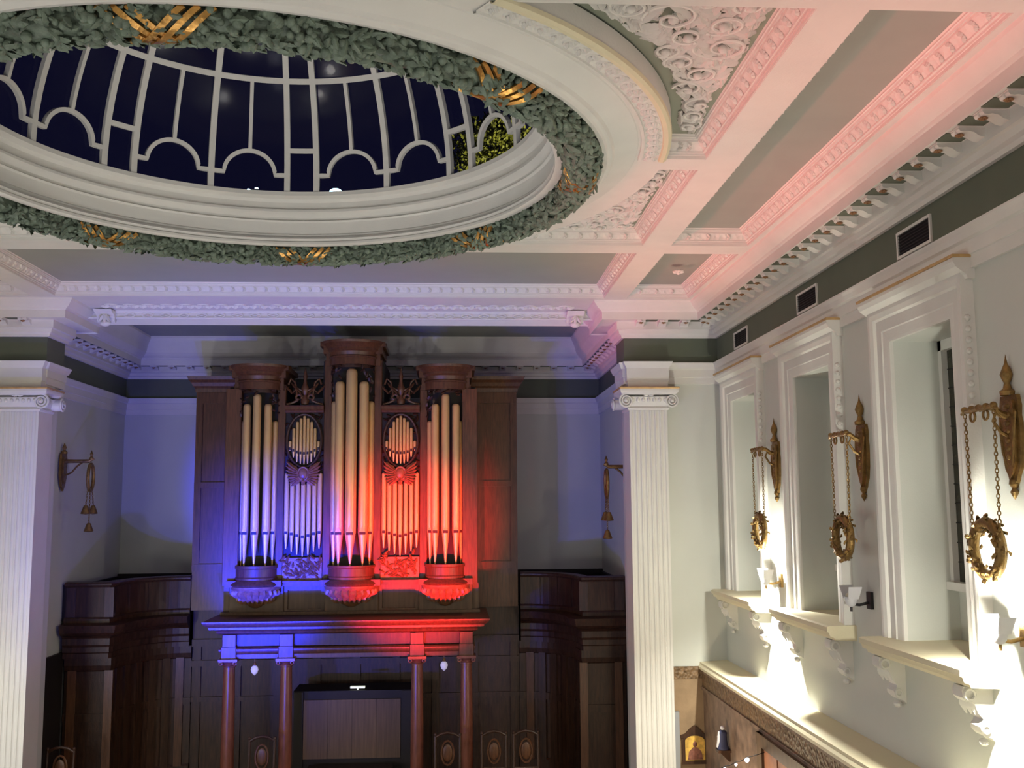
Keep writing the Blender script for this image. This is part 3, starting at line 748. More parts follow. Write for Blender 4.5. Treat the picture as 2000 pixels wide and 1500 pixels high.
# smaller lantern brackets in the chancel
def bracket_proto():
    o = thing('lantern_bracket', 'x', 'sconce', (0,0,0), 'lantern brackets in the chancel')
    b = MB(); poly = [(.10,.10),(.12,.0),(.12,-.28),(.07,-.40),(0,-.50),(-.07,-.40),(-.12,-.28),(-.12,0),(-.10,.10)]
    b.prism_on(poly, (0,0,0), (0,1,0), (0,0,1), (-.04,0,0)); b.lathe([(.05,.10),(.05,.13),(.02,.16),(.035,.20),(.0,.28)], (-.03,0,0), 10)
    b.prism_on([(y*.6,z*.7-.03) for y,z in poly], (-.04,0,0), (0,1,0), (0,0,1), (-.02,0,0)); b.build('back_plate', BRASS, o)
    b = MB(); b.tube([(-.03,0,-.02),(-.2,0,-.02),(-.42,0,-.02),(-.50,0,.02)], [.035,.03,.03,.018], 8); b.tube([(-.03,0,-.26),(-.16,0,-.2),(-.24,0,-.1),(-.32,0,-.04)], .016, 6)
    b.lathe([(.03,0),(.035,.03),(.015,.06),(.028,.09),(.0,.16)], (-.46,0,0), 10); b.build('arm', BRASS, o, True)
    b = MB(); b.torus((-.46,0,-.28), .17, .028, 'x', 28, 8, .75, 1.25); b.build('wreath', BRASS, o, True)
    for y0,y1,z1 in ((-.10,-.17,-.72),(.10,.17,-.72),(0,0,-1.0)):
        b = MB(); chain(b, (-.46,y0,-.47), (-.46,y1,z1)); b.build('chain', BRASS, o)
    for y,z in ((-.17,-.72),(.17,-.72),(0,-1.0)):
        b = MB(); b.lathe([(.0,0),(.03,-.01),(.045,-.05),(.075,-.13),(.07,-.14),(.0,-.15)], (-.46,y,z), 12); b.build('lantern', BRASS, o, True)
    return o
br = bracket_proto(); br.location = (XCL+.025, 16.85, 5.78); br.rotation_euler = (0,0,PI); br['label'] = 'dark brass lantern bracket on the left chancel wall by the pilaster'
b2 = copy_tree(br); b2.location = (XCR-.025, 16.05, 5.62); b2.rotation_euler = (0,0,0); b2['label'] = 'dark brass lantern bracket half hidden behind the right pilaster'

# spotlights clamped between the windows
def spot_fix(y, lit, label):
    o = thing('wall_spotlight', label, 'spotlight', (XR-.02, y, 3.98), 'uplighters between the windows')
    b = MB(); b.box(XR-.03,XR-.0,y-.05,y+.05,4.0,4.16); b.tube([(XR-.03,y,4.06),(XR-.12,y,4.04),(XR-.2,y,4.05)], .014, 8); b.tube([(XR-.2,y,4.05),(XR-.2,y,3.98)], .012, 8); b.build('bracket', IRON if not lit else BRASS, o)
    b = MB(); b.lathe([(.0,-.01),(.03,0),(.045,.02),(.06,.07),(.062,.09)], (XR-.2,y,4.03), 16); b.build('lamp_housing', PALE, o, True)
    b = MB(); b.ball((XR-.2,y,4.125), (.052,.052,.035), 12, 6); b.build('lamp', LAMPON if lit else LAMPOFF, o, True)
    for s in (1,-1):
        b = MB(); b.prism_on([(-.05,0),(.05,0),(.065,.13),(-.065,.13)], (XR-.2,y+s*.06,4.10), (1,0,0), (0,s*.45,.9), (0,s*.006,0)); b.build('barn_door', PALE, o)
spot_fix(12.36, True, 'lit spotlight glaring on the wall below the farthest wreath')
spot_fix(9.70, False, 'unlit spotlight with two open flaps below the middle wreath')
spot_fix(7.04, True, 'lit spotlight glaring on the wall below the nearest wreath')

# ------------------------------------------------------------------ lower right corner
ic = thing('icon', 'small golden icon painting in a dark arched frame on the ochre wall', 'painting', (3.57,YF-.03,1.33))
b = MB(); x0,x1 = 3.40,3.62+.0; cx = 3.47; hw = .155
def arch(hw, z0, zs, k=10): return [(-hw,z0),(hw,z0),(hw,zs)]+[(hw*math.cos(t), zs+hw*.55*math.sin(t)) for t in [PI*i/k for i in range(1,k)]]+[(-hw,zs)]
outer = [(-hw-.03,1.34),(hw+.03,1.34),(hw+.03,1.68),(hw+.06,1.70),(hw+.06,1.72),(hw-.02,1.745),(.06,1.82),(0,1.86),(-.06,1.82),(-hw+.02,1.745),(-hw-.06,1.72),(-hw-.06,1.70),(-hw-.03,1.68)]
b.prism_on(outer, (cx,YF-.021,0), (1,0,0), (0,0,1), (0,-.03,0))
b.box(cx-hw-.03,cx-hw+.01,YF-.075,YF-.05,1.34,1.69); b.box(cx+hw-.01,cx+hw+.03,YF-.075,YF-.05,1.34,1.69); b.box(cx-hw-.04,cx+hw+.04,YF-.08,YF-.05,1.33,1.38)
b.build('frame', WOOD, ic)
GOLDP = mat('gold_painting', (.72, .42, .09), .4, var=.5, vscale=12)
b = MB(); b.prism_on(arch(hw-.012,1.38,1.64), (cx,YF-.051,0), (1,0,0), (0,0,1), (0,-.006,0)); b.build('gold_panel', GOLDP, ic)
FIG = mat('icon_robes', (.25, .10, .07), .5, var=.5, vscale=18)
b = MB(); b.ball((cx,YF-.056,1.60), (.035,.01,.04), 10, 6); b.prism_on([(-.11,1.39),(.11,1.39),(.09,1.50),(.03,1.56),(-.03,1.56),(-.09,1.50)], (cx,YF-.057,0), (1,0,0), (0,0,1), (0,-.006,0)); b.build('figure', FIG, ic)
st = thing('statuette', 'small robed statuette in navy and white on the brown right wall', 'statuette', (LX-.06,13.62,1.80))
b = MB(); b.lathe([(.0,0),(.075,0),(.08,.02),(.07,.04),(.06,.10),(.055,.18),(.06,.21),(.045,.235),(.02,.245)], (LX-.09,13.62,1.83), 14); b.build('robe', NAVYC, st, True)
b = MB(); b.ball((LX-.09,13.62,2.10), .03, 10, 7); b.tube([(LX-.145,13.60,2.06),(LX-.15,13.60,1.95),(LX-.16,13.62,1.86)], [.012,.02,.018], 8); b.tube([(LX-.10,13.66,2.04),(LX-.15,13.64,1.98)], .014, 8); b.build('head_and_sash', PALE, st, True)
b = MB(); b.box(LX-.17,LX-.001,13.54,13.70,1.80,1.83); b.prism_on([(0,0),(.14,0),(.02,-.12),(0,-.12)], (LX-.001,13.59,1.80), (-1,0,0), (0,0,1), (0,.06,0)); b.build('bracket', WOOD, st)
b = MB(); b.box(2.95,3.245,YF-.10,YF-.035,0,2.06); b.box(2.97,3.225,YF-.115,YF-.10,.2,1.98)
tag(b.build('grey_panel', GREYP), 'plain grey upright panel edge just right of the right pilaster', 'panel')
# string lights
sl = thing('string_lights', 'string of small white fairy lights sloping up to the brown wall', 'string lights', (3.2,12.05,1.95))
BP = [(2.70,12.0,1.90),(2.86,12.0,1.905),(2.99,12.0,1.945),(3.125,12.0,1.99),(3.255,12.0,2.035),(3.385,12.0,2.085)]
b = MB(); W = [(2.3,12.0,1.86)]
for p in BP: W.append((p[0],p[1],p[2]+.03)); W.append((p[0]+.065,p[1],p[2]+.04))
W.append((LX,12.0,2.17)); b.tube(W, .005, 6); b.build('wire', IRON, sl)
for i,p in enumerate(BP):
    b = MB(); b.ball(p, .016 if i<5 else .028, 8, 6); b.build('bulb', BULBW, sl, True)
# doorway on the lower right wall
dw = thing('door_1', 'orange lit timber doorway let into the brown lower right wall', 'door', (LX,10.6,0), kind='structure')
b = MB(); b.box(LX-.06,LX-.0,12.02,12.20,0,2.36); b.box(LX-.06,LX,9.0,9.18,0,2.36); b.box(LX-.07,LX,9.0,12.20,2.22,2.36); b.build('door_frame', PANEWOOD, dw)
b = MB(); b.box(LX-.03,LX,9.18,12.02,0,2.22)
for q in range(1,6): y = 9.18+q*.473; b.box(LX-.04,LX-.03,y-.03,y+.03,0,2.22)
b.build('door_leaf', REDW, dw)

# ------------------------------------------------------------------ chancel joinery
b = MB(); b.box(XCL,XCR,YC-.06,YC,0,3.74); b.box(XCL,XCR,YC-.09,YC,3.70,3.78)
struct(b.build('trim_%d'%tn, DARKW), 'black stained wainscot along the chancel back wall behind the gallery', 'wainscot'); tn += 1
for x0,x1,lb in ((XCL,XCL+.05,'left'),(XCR-.05,XCR,'right')):
    b = MB(); b.box(x0,x1,17.4,YC-.09,0,3.74); b.box(min(x0,x1)-.0,x1,17.2,17.4,3.2,3.78); b.box(x0,x1,15.66,17.2,0,2.72)
    struct(b.build('trim_%d'%tn, DARKW), 'dark wainscot along the %s chancel side wall'%lb, 'wainscot'); tn += 1

def gal_path(s, off=0.):
    pts = [(-6.20,17.15+off),(-5.50,17.15+off)]
    pts += [(-4.60-.88*math.cos(t), 17.22+(1.25)*math.sin(t)+off) for t in [PI/2*i/12 for i in range(0,13)]]
    pts[-1] = (-4.545 if off == 0 else -4.525, pts[-1][1])
    return pts if s < 0 else [(2*XC-x,y) for x,y in pts][::-1]
def gallery(s, lb):
    o = thing('organ_gallery', 'curved dark oak gallery front %s of the organ'%lb, 'gallery', ((-5.3 if s<0 else 2.0),17.6,2.9))
    P = gal_path(s)
    b = MB(); b.sweep([(-.06,3.18),(0,3.18),(0,3.74),(-.06,3.74)], P, -1); b.build('parapet', WOOD, o)
    b = MB(); b.sweep([(-.10,3.74),(.02,3.74),(.03,3.76),(.05,3.775),(.05,3.80),(.03,3.82),(-.10,3.83)], P, -1); b.build('top_rail', WOOD, o)
    b = MB(); b.sweep([(-.06,3.18),(.03,3.18),(.03,3.24),(.015,3.26),(0,3.27)], P, -1); b.build('plinth_rail', WOOD, o)
    b = MB(); b.sweep([(-.06,2.62),(.02,2.62),(.02,2.70),(.04,2.72),(.04,2.80),(.06,2.84),(.06,2.94),(.10,2.98),(.16,3.0),(.20,3.04),(.22,3.10),(.24,3.16),(.0,3.18),(-.06,3.18)], P, -1); b.build('cornice', WOOD, o)
    b = MB(); b.prism(P+([(-4.60,YC-.1),(-6.20,YC-.1)] if s<0 else [(2.86,YC-.1),(2*XC+4.60,YC-.1)]), 3.14, 3.22); b.build('gallery_floor', DARKW, o)
    for i in (0,1,3,6,9,12):
        i = i if s<0 else len(P)-1-i; j = min(max(i,1),len(P)-2); d = (Vector(P[j+1])-Vector(P[j-1])).normalized(); nrm = Vector((d.y,-d.x)); p = Vector(P[i])
        if p.x < -6.15: p.x += .1
        if p.x > 2.8: p.x -= .1
        w = .07; b = MB(); a0,a1 = p-d*w, p+d*w
        b.prism([(a0.x-nrm.x*.01,a0.y-nrm.y*.01),(a1.x-nrm.x*.01,a1.y-nrm.y*.01),(a1.x+nrm.x*.025,a1.y+nrm.y*.025),(a0.x+nrm.x*.025,a0.y+nrm.y*.025)], 3.27, 3.74); b.build('stile', WOOD, o)
    return o
gallery(-1,'to the left'); gallery(1,'to the right')
def lower(s, lb):
    o = thing('panelled_screen', 'dark oak panelled screen below the gallery %s of the canopy'%lb, 'panelling', ((-5.3 if s<0 else 2.0),17.6,.34))
    P = gal_path(s, .12)
    b = MB(); b.sweep([(-.05,.34),(0,.34),(0,2.62),(-.05,2.62)], P, -1); b.build('backing', WOOD, o)
    b = MB(); b.sweep([(0,.34),(.04,.34),(.04,.60),(.02,.63),(0,.63)], P, -1); b.build('plinth', WOOD, o)
    b = MB(); b.sweep([(0,1.62),(.03,1.62),(.03,1.74),(0,1.74)], P, -1); b.build('middle_rail', WOOD, o)
    b = MB(); b.sweep([(0,2.40),(.03,2.42),(.05,2.50),(.05,2.62),(0,2.62)], P, -1); b.build('top_rail', WOOD, o)
    for i in (0,1,3,5,7,9,11,13):
        i = i if s<0 else len(P)-1-i; j = min(max(i,1),len(P)-2); d = (Vector(P[j+1])-Vector(P[j-1])).normalized(); nrm = Vector((d.y,-d.x)); p = Vector(P[i])
        if p.x < -6.15: p.x += .12
        if p.x > 2.8: p.x -= .12
        w = .065; a0,a1 = p-d*w, p+d*w; b = MB()
        b.prism([(a0.x,a0.y),(a1.x,a1.y),(a1.x+nrm.x*.045,a1.y+nrm.y*.045),(a0.x+nrm.x*.045,a0.y+nrm.y*.045)], .60, 2.42); b.build('stile', OAK if i in (0,1,len(P)-1,len(P)-2) else WOOD, o)
    return o
lower(-1,'left'); lower(1,'right')
# back of the recess under the organ
b = MB(); x0,x1 = -4.52,2*XC+4.52; b.box(x0,x1,18.62,18.68,.34,3.215)
for q in range(9): x = x0+.1+q*(x1-x0-.2)/8; b.box(x-.06,x+.06,18.58,18.62,.34,2.62)
b.box(x0,x1,18.57,18.62,2.26,2.36); b.box(x0,x1,18.57,18.62,1.66,1.74); b.box(x0,x1,18.56,18.62,2.60,2.72)
tag(b.build('recess_panelling', WOOD), 'dark panelled wall behind the columns under the organ', 'panelling')

# canopy on columns
cp = thing('organ_canopy', 'dark wooden canopy with moulded cornice on four columns below the organ', 'canopy', (XC+.02,17.2,.34))
CP = [(-3.60,18.44),(-3.60,16.95),(.30,16.95),(.30,18.44)]
b = MB(); b.sweep([(-.12,2.62),(.05,2.62),(.05,2.68),(.065,2.70),(.085,2.74),(.085,2.765),(.06,2.79),(-.12,2.80)], CP, -1); b.build('architrave', OAK, cp, True, 30)
b = MB(); b.sweep([(-.12,2.80),(.0,2.80),(.0,2.985),(-.12,2.985)], CP, -1); b.build('frieze', WOOD, cp)
b = MB(); b.sweep([(-.12,2.985),(.03,2.985),(.05,3.0),(.09,3.005),(.115,3.02),(.125,3.04),(.115,3.06),(.10,3.07),(.17,3.08),(.22,3.085),(.225,3.12),(.25,3.135),(.29,3.165),(.31,3.20),(.31,3.215),(-.12,3.22)], CP, -1); b.build('cornice', OAK, cp, True, 30)
b = MB(); b.box(-3.5,.2,17.0,18.44,3.15,3.218); b.box(-3.5,.2,17.0,18.44,2.60,2.63); b.build('deck', WOOD, cp)
COLX = [-3.53,-2.63,-.55,.24]
for x in COLX:
    c = MB(); c.lathe([(.0,.60),(.105,.60),(.105,.9),(.103,1.5),(.096,2.1),(.088,2.50)], (x,16.95,0), 24); co = c.build('column', COLW, cp, True)
    c = MB(); c.box(x-.15,x+.15,16.80,17.10,.345,.44); c.lathe([(.14,.44),(.145,.47),(.12,.50),(.115,.53),(.13,.56),(.11,.60),(.0,.60)], (x,16.95,0), 24); c.build('base', COLW, co, True)
    c = MB(); c.lathe([(.088,2.48),(.105,2.49),(.105,2.505),(.09,2.515),(.10,2.54),(.13,2.575),(.14,2.58)], (x,16.95,0), 24); c.box(x-.15,x+.15,16.80,17.10,2.58,2.62)
    for sg in (1,-1): c.torus((x+sg*.11,16.82,2.555), .025, .012, 'y', 12, 6)
    c.build('capital', COLW, co, True)
    c = MB(); c.bbox(x-.11,x+.11,16.88,16.99,2.80,2.985); c.bbox(x-.12,x+.12,16.855,16.99,2.62,2.80); c.build('frieze_block', OAK, cp)

# pendant lamps between the columns
for x,z,lb in ((-3.14,2.45,'left'),(-.12,2.47,'right')):
    o = thing('pendant_lamp', 'small white pendant lamp hanging between the %s pair of columns'%lb, 'lamp', (x,17.0,z), 'pendant lamps under the canopy')
    b = MB(); b.tube([(x,17.0,2.599),(x,17.0,z+.07)], .006, 6); b.lathe([(.0,.10),(.02,.09),(.03,.06),(.025,.04)], (x,17.0,z), 10); b.build('stem', BRASS, o)
    b = MB(); b.lathe([(.022,.045),(.05,.02),(.062,-.02),(.045,-.07),(.0,-.115)], (x,17.0,z), 14); b.build('glass_shade', OPAL, o, True)

# organ console
oc = thing('organ_console', 'oak backed organ console in a dark frame under the canopy', 'organ console', (-1.63,17.5,.34))
b = MB()
for q in range(4): b.box(-2.42+q*.3965,-2.42+(q+1)*.3965-.004,17.46,17.50,.92,1.855)
b.build('oak_back', PANEWOOD, oc)
b = MB(); b.box(-2.58,-2.43,17.47,18.2,.34,1.98); b.box(-.83,-.66,17.47,18.2,.34,1.98); b.box(-2.43,-.83,17.50,18.2,.34,1.86); b.box(-2.60,-.64,17.50,18.22,1.86,1.99); b.build('case', DARKW, oc)
b = MB(); b.box(-1.67,-1.43,17.52,17.60,2.02,2.05); b.box(-1.56,-1.54,17.55,17.58,1.99,2.02); b.build('reading_light', CONSL, oc)
b = MB(); b.box(-2.30,-.95,17.0,17.32,.80,.86); b.box(-2.25,-2.15,17.02,17.30,.345,.80); b.box(-1.10,-1.0,17.02,17.30,.345,.80)
tag(b.build('bench', DARKW), 'long dark bench in front of the organ console', 'bench')

# high backed chairs
def chair_proto():
    o = thing('high_back_chair', 'x', 'chair', (0,0,0), 'high backed chairs in the chancel')
    b = MB(); b.bbox(-.22,.22,-.22,.22,.44,.49); b.ball((0,0,.49), (.20,.20,.03), 12, 6); b.build('seat', WOOD, o)
    for sx in (-.19,.19):
        b = MB(); b.lathe([(.02,0),(.028,.05),(.018,.1),(.026,.3),(.03,.44),(.0,.445)], (sx,-.19,0), 10); b.build('leg', WOOD, o, True)
        b = MB(); b.tube([(sx,.19,0),(sx,.19,.45),(sx,.22,.8),(sx,.25,1.12)], .021, 8); b.ball((sx,.252,1.14), (.026,.026,.03), 8, 6); b.build('leg', WOOD, o, True)
    b = MB(); b.tube([(-.19,.25,1.10),(-.1,.25,1.15),(0,.25,1.17),(.1,.25,1.15),(.19,.25,1.10)], .022, 8); b.tube([(-.19,.21,.62),(.19,.21,.62)], .018, 8); b.build('back_frame', WOOD, o, True)
    b = MB(); b.torus((0,.235,.87), .12, .016, 'y', 24, 6, .8, 1.5); b.ball((0,.235,.87), (.075,.012,.13), 12, 8); b.build('oval_splat', OAK, o, True)
    return o
ch = chair_proto(); ch.rotation_euler = (0,0,0)
CH = [(-2.90,16.2,'high backed oval splat chair between the two left columns'),(-.06,16.2,'high backed oval splat chair between the two right columns'),
      (.66,16.25,'high backed oval splat chair just right of the rightmost column'),(1.16,16.25,'high backed oval splat chair second right of the rightmost column')]
for i,(x,y,l) in enumerate(CH):
    o = ch if i == 0 else copy_tree(ch); o.location = (x,y,.34); o['label'] = l
o = copy_tree(ch); o.location = (-5.75,15.75,.34); o['label'] = 'dark chair at the foot of the left white pilaster'

# ------------------------------------------------------------------ the organ
OX, OY = -1.68, 17.45
org = thing('pipe_organ', 'carved oak pipe organ with three towers of gilded pipes lit blue and red', 'organ', (OX,18.3,3.10))
b = MB(); b.box(OX-2.095,OX+2.095,OY+.34,19.7,3.225,3.72); b.box(OX-2.095,OX+2.095,OY+.22,19.7,3.72,6.6); b.box(OX-.52,OX+.52,OY+.22,19.3,6.6,7.5); b.box(OX-2.1,OX-1.15,OY+.22,19.3,6.6,7.05); b.box(OX+1.15,OX+2.1,OY+.22,19.3,6.6,7.05); b.build('case', DARKW, org)
for s in (-1,1):    # wings
    xa, xb = sorted((OX+s*2.10, OX+s*2.86)); b = MB()
    b.box(xa,xb,18.5,19.7,3.225,7.12); b.build('wing', OAK, org)
    b = MB(); P = [(xa,19.7),(xa,18.5),(xb,18.5),(xb,19.7)]
    b.sweep([(0,7.05),(.02,7.05),(.03,7.12),(.06,7.16),(.09,7.22),(.13,7.27),(.15,7.33),(0,7.34)], P, -1); b.box(xa,xb,18.5,19.7,7.12,7.33); b.build('wing_cornice', OAK, org)
    b = MB()
    for x in (xa+.06, xb-.06): b.box(x-.059,x+.059,18.47,18.499,3.91,7.04)
    b.box(xa+.001,xb-.001,18.46,18.499,3.9,4.02); b.box(xa+.001,xb-.001,18.465,18.499,6.85,7.049); b.box(xa+.001,xb-.001,18.465,18.499,5.35,5.45); b.build('wing_panel_frame', OAK, org)
    xo = sorted((OX+s*1.86, OX+s*2.12)); b = MB(); b.bbox(xo[0],xo[1],OY+.02,18.5,3.72,7.0); b.build('side_pilaster', OAK, org)
def pipe(x, y, zf, zm, zt, r, parent):
    b = MB(); b.lathe([(.010,zf),(.014,zf+.02),(r*.96,zm-.015),(r,zm),(r,zt-r*.9),(r*.93,zt-r*.5),(r*.72,zt-r*.18),(r*.4,zt-.004),(0,zt)], (x,y,0), 18)
    o = b.build('pipe', PIPE, parent, True, 30)
    b = MB(); k = r*.62; zq = zm
    b.prism_on([(-k,-.035),(k,-.035),(k,.012),(-k,.012)], (x,y-r-.002,zq), (1,0,0), (0,0,1), (0,.02,0)); b.build('mouth', PIPED, o)
    m2 = MB(); m2.prism_on([(-k,.012),(k,.012),(0,.012+k*1.9)], (x,y-r-.001,zq), (1,0,0), (0,0,1), (0,.006,0)); m2.build('lip', PIPE, o)
def tower(xc, top, half, zs, zm, zf, rc, rr, rads, cor):
    yb = OY+.18
    # dark back, posts, drum, pipe shade, crown and bracket
    b = MB(); b.box(xc-half,xc+half,yb,yb+.06,3.72,top-.3); b.build('tower_back', DARKW, org)
    for s in (-1,1):
        xa, xb2 = sorted((xc+s*half, xc+s*(half+.13))); b = MB(); b.bbox(xa,xb2,yb-.06,yb+.1,3.72,top-.30); b.build('tower_post', OAK, org)
    b = MB(); b.lathe([(0,3.80),(rc+.10,3.80),(rc+.10,3.84),(rc+.085,3.86),(rc+.085,3.985),(rc+.10,4.0),(rc+.10,zf+.0),(0,zf+.0)], (xc,yb,0), 28, PI, 2*PI); b.build('drum_base', OAK, org, True, 30)
    b = MB(); b.lathe([(0,3.70),(rc+.16,3.70),(rc+.19,3.73),(rc+.17,3.76),(rc+.13,3.785),(rc+.12,3.80),(0,3.80)], (xc,yb,0), 28, PI, 2*PI); b.box(xc-half-.14,xc+half+.14,OY-.08,yb,3.70,3.80); b.build('impost', OAK, org, True, 30)
    b = MB(); q = rc+.15
    b.lathe([(q,3.70),(q*.98,3.66),(q*.86,3.62),(q*.9,3.58),(q*.78,3.52),(q*.55,3.45),(q*.32,3.39),(.08,3.35),(.0,3.33)], (xc,yb-.02,0), 24, PI, 2*PI)
    for i in range(11):
        a = PI+PI*(i+.5)/11
        for zz,ql,dz in ((3.66,.86,0),(3.56,.66,0)):
            p = Vector((xc+q*ql*math.cos(a), yb-.02+q*ql*math.sin(a), zz)); nn = Vector((math.cos(a),math.sin(a),-.5)).normalized(); u = Vector((-math.cos(a)*.45,-math.sin(a)*.45,-1)).normalized(); b.leaf(p+nn*.015, u, nn.cross(u).normalized(), nn, .15, .08, .6)
    b.build('carved_bracket', OAK_LIT, org, True, 50)
    # pipe shade: carved leaves above the pipes
    b = MB(); r0 = random.Random(int(xc*100))
    for i in range(60):
        a = PI+PI*r0.random(); z = r0.uniform(zs[2]+.05, cor[0]); lim = zs[0] if abs(a-1.5*PI)<.5 else (zs[1] if abs(a-1.5*PI)<1.0 else zs[2])
        if z < lim+.02: continue
        p = Vector((xc+(rc+.05)*math.cos(a), yb+(rc+.05)*math.sin(a), z)); nn = Vector((math.cos(a),math.sin(a),0)); t = r0.uniform(0,6.28); tg = Vector((-math.sin(a),math.cos(a),0)); u = tg*math.cos(t)+Vector((0,0,1))*math.sin(t)
        b.leaf(p, u, nn.cross(u), nn, .11, .05, .5)
    b.lathe([(rc+.03,zs[0]+.02),(rc+.03,cor[0])], (xc,yb,0), 24, PI, 2*PI)
    b.build('pipe_shade', WOOD, org, True)
    c0, c1 = cor; h = c1-c0; q = rc+.10
    b = MB(); b.lathe([(0,c0),(q,c0),(q,c0+.28*h),(q+.02,c0+.30*h),(q+.02,c0+.36*h),(q+.0,c0+.40*h),(q+.02,c0+.55*h),(q+.06,c0+.62*h),(q+.06,c0+.70*h),(q+.10,c0+.80*h),(q+.15,c0+.90*h),(q+.16,c1),(0,c1)], (xc,yb,0), 28, PI, 2*PI)
    b.box(xc-half-.10,xc+half+.10,yb-.12,yb+.9,c0,c0+.5*h); b.box(xc-half-.14,xc+half+.14,yb-.18,yb+.9,c0+.5*h,c0+.8*h); b.box(xc-half-.19,xc+half+.19,yb-.22,yb+.9,c0+.8*h,c1); b.build('crown', OAK, org, True, 30)
    an = [-80,-41,0,41,80]
    for i,a in enumerate(an):
        t = math.radians(a); k = abs(i-2)
        pipe(xc+rc*math.sin(t), yb-rc*math.cos(t), zf, zm-(.0), zs[k], rads[k], org)
for s in (-1,1): tower(OX+s*1.58, 7.38, .31, (6.90,6.74,6.46), 4.59, 4.04, .265, 0, (.067,.066,.056), (6.98,7.39))
tower(OX, 7.80, .36, (7.33,7.12,6.80), 4.575, 4.03, .305, 0, (.094,.084,.066), (7.40,7.80))
# flats with an oval of small pipes over a row of larger ones
for s in (-1,1):
    xc = OX+s*.815; w = .325; yb = OY+.10
    b = MB(); b.box(xc-w,xc+w,yb+.06,yb+.12,3.80,6.62); b.build('flat_back', DARKW, org)
    b = MB(); b.box(xc-w,xc+w,yb-.06,yb+.10,3.70,3.80); b.box(xc-w,xc+w,yb-.10,yb+.10,3.755,3.785); b.build('flat_impost', OAK, org)
    b = MB(); b.sweep([(-.12,6.60),(0,6.60),(.02,6.63),(.05,6.66),(.05,6.69),(.07,6.715),(-.12,6.72)], [(xc-w,yb-.02),(xc+w,yb-.02)], -1); b.build('flat_cornice', OAK, org)
    # open scrolled pediment with finial
    b = MB()
    for q in (-1,1):
        pts = [(xc+q*(.31-.30*t), yb-.0, 6.74+.14*t**1.5) for t in [i/10 for i in range(8)]]
        pts += [(xc+q*(.10+.05*math.cos(a)), yb, 6.86+.05*math.sin(a)) for a in [-.5+i*.6 for i in range(8)]]
        b.tube(pts, .022, 6)
        b.tube([(xc+q*.05,yb,6.98),(xc+q*.14,yb,7.02),(xc+q*.20,yb,6.94),(xc+q*.13,yb,6.89),(xc+q*.17,yb,7.12),(xc+q*.24,yb,7.18),(xc+q*.28,yb,7.08)], .018, 6)
        for i in range(5): b.leaf((xc+q*(.06+.05*i),yb-.01,6.92+.05*(i%3)), (q*.6,0,.8), (.8,0,-q*.6), (0,-1,0), .12, .05, .5)
    b.lathe([(.06,6.74),(.075,6.80),(.05,6.86),(.03,6.90),(.06,6.96),(.07,7.02),(.04,7.08),(.025,7.16),(.04,7.22),(.02,7.30),(.0,7.40)], (xc,yb+.02,0), 14); b.build('pediment', OAK, org, True)
    b = MB(); r0 = random.Random(11+s)      # carved field round the oval
    for i in range(170):
        x = r0.uniform(-w+.02,w-.02); z = r0.uniform(5.50,6.58)
        if (x/.285)**2+((z-6.10)/.43)**2 < 1.0 or z < 5.72 and abs(x) < .2: continue
        t = r0.uniform(0,6.28); b.leaf((xc+x,yb+.05,z), (math.cos(t),0,math.sin(t)), (-math.sin(t),0,math.cos(t)), (0,-1,0), .10, .045, .5)
    b.torus((xc,yb+.0,6.12), 1.0, .022, 'y', 48, 6, .29, .45); b.build('oval_frame', WOOD, org, True)
    for i in range(9):
        k = abs(i-4); zt = [6.55,6.51,6.45,6.34,6.12][k]; pipe(xc+(i-4)*.060, yb+.02, [5.72,5.73,5.76,5.84,5.95][k], [5.92,5.925,5.94,5.97,6.0][k], zt, .026, org)
    b = MB()        # winged cartouche
    for q in (-1,1):
        for i in range(8):
            t = i/7; b.leaf((xc+q*.03,yb-.03,5.56-.02*i*.5), (q*math.cos(-.55+1.1*t),-.1,math.sin(.75-1.5*t)), (-math.sin(.75-1.5*t),0,q*math.cos(-.55+1.1*t)), (0,-1,0), .30-.10*t, .09, .5)
    b.ball((xc,yb-.05,5.56), (.075,.05,.10), 12, 8); b.torus((xc,yb-.06,5.56), .09, .018, 'y', 20, 6, 1, 1.2); b.leaf((xc,yb-.04,5.50), (0,0,-1), (1,0,0), (0,-1,0), .14, .10, .5); b.build('cartouche', OAK_LIT, org, True)
    for i in range(7):
        k = abs(i-3); pipe(xc+(i-3)*.092, yb-.0, [4.18,4.21,4.26,4.31][k], [4.52,4.54,4.57,4.59][k], [5.40,5.43,5.50,5.58][k], .040, org)
    b = MB()
    for i in range(80):
        x = r0.uniform(-w+.03,w-.03); z = r0.uniform(3.84,4.20); t = r0.uniform(0,6.28)
        if z > 4.12 and abs(x) < .2: continue
        b.leaf((xc+x,yb-.0,z), (math.cos(t),0,math.sin(t)), (-math.sin(t),0,math.cos(t)), (0,-1,0), .11, .055, .6)
    b.box(xc-w,xc+w,yb+.0,yb+.06,3.80,4.16); b.build('carved_panel', OAK_LIT, org, True, 50)
# base storey
b = MB(); b.box(OX-2.14,OX+2.14,OY+.30,OY+.34,3.222,3.70)
for s,xc in ((1,-1.58),(1,0),(1,1.58)): b.bbox(OX+xc-.45,OX+xc+.45,OY+.20,OY+.30,3.222,3.70)
for s in (-1,1):
    xc = OX+s*.79; b.box(xc-.34,xc-.28,OY+.25,OY+.30,3.22,3.70); b.box(xc+.28,xc+.34,OY+.25,OY+.30,3.22,3.70); b.box(xc-.28,xc+.28,OY+.25,OY+.30,3.22,3.30); b.box(xc-.28,xc+.28,OY+.25,OY+.30,3.62,3.70)
b.box(OX-2.16,OX+2.16,OY+.14,OY+.30,3.222,3.27); b.build('base_panelling', PANEWOOD, org)

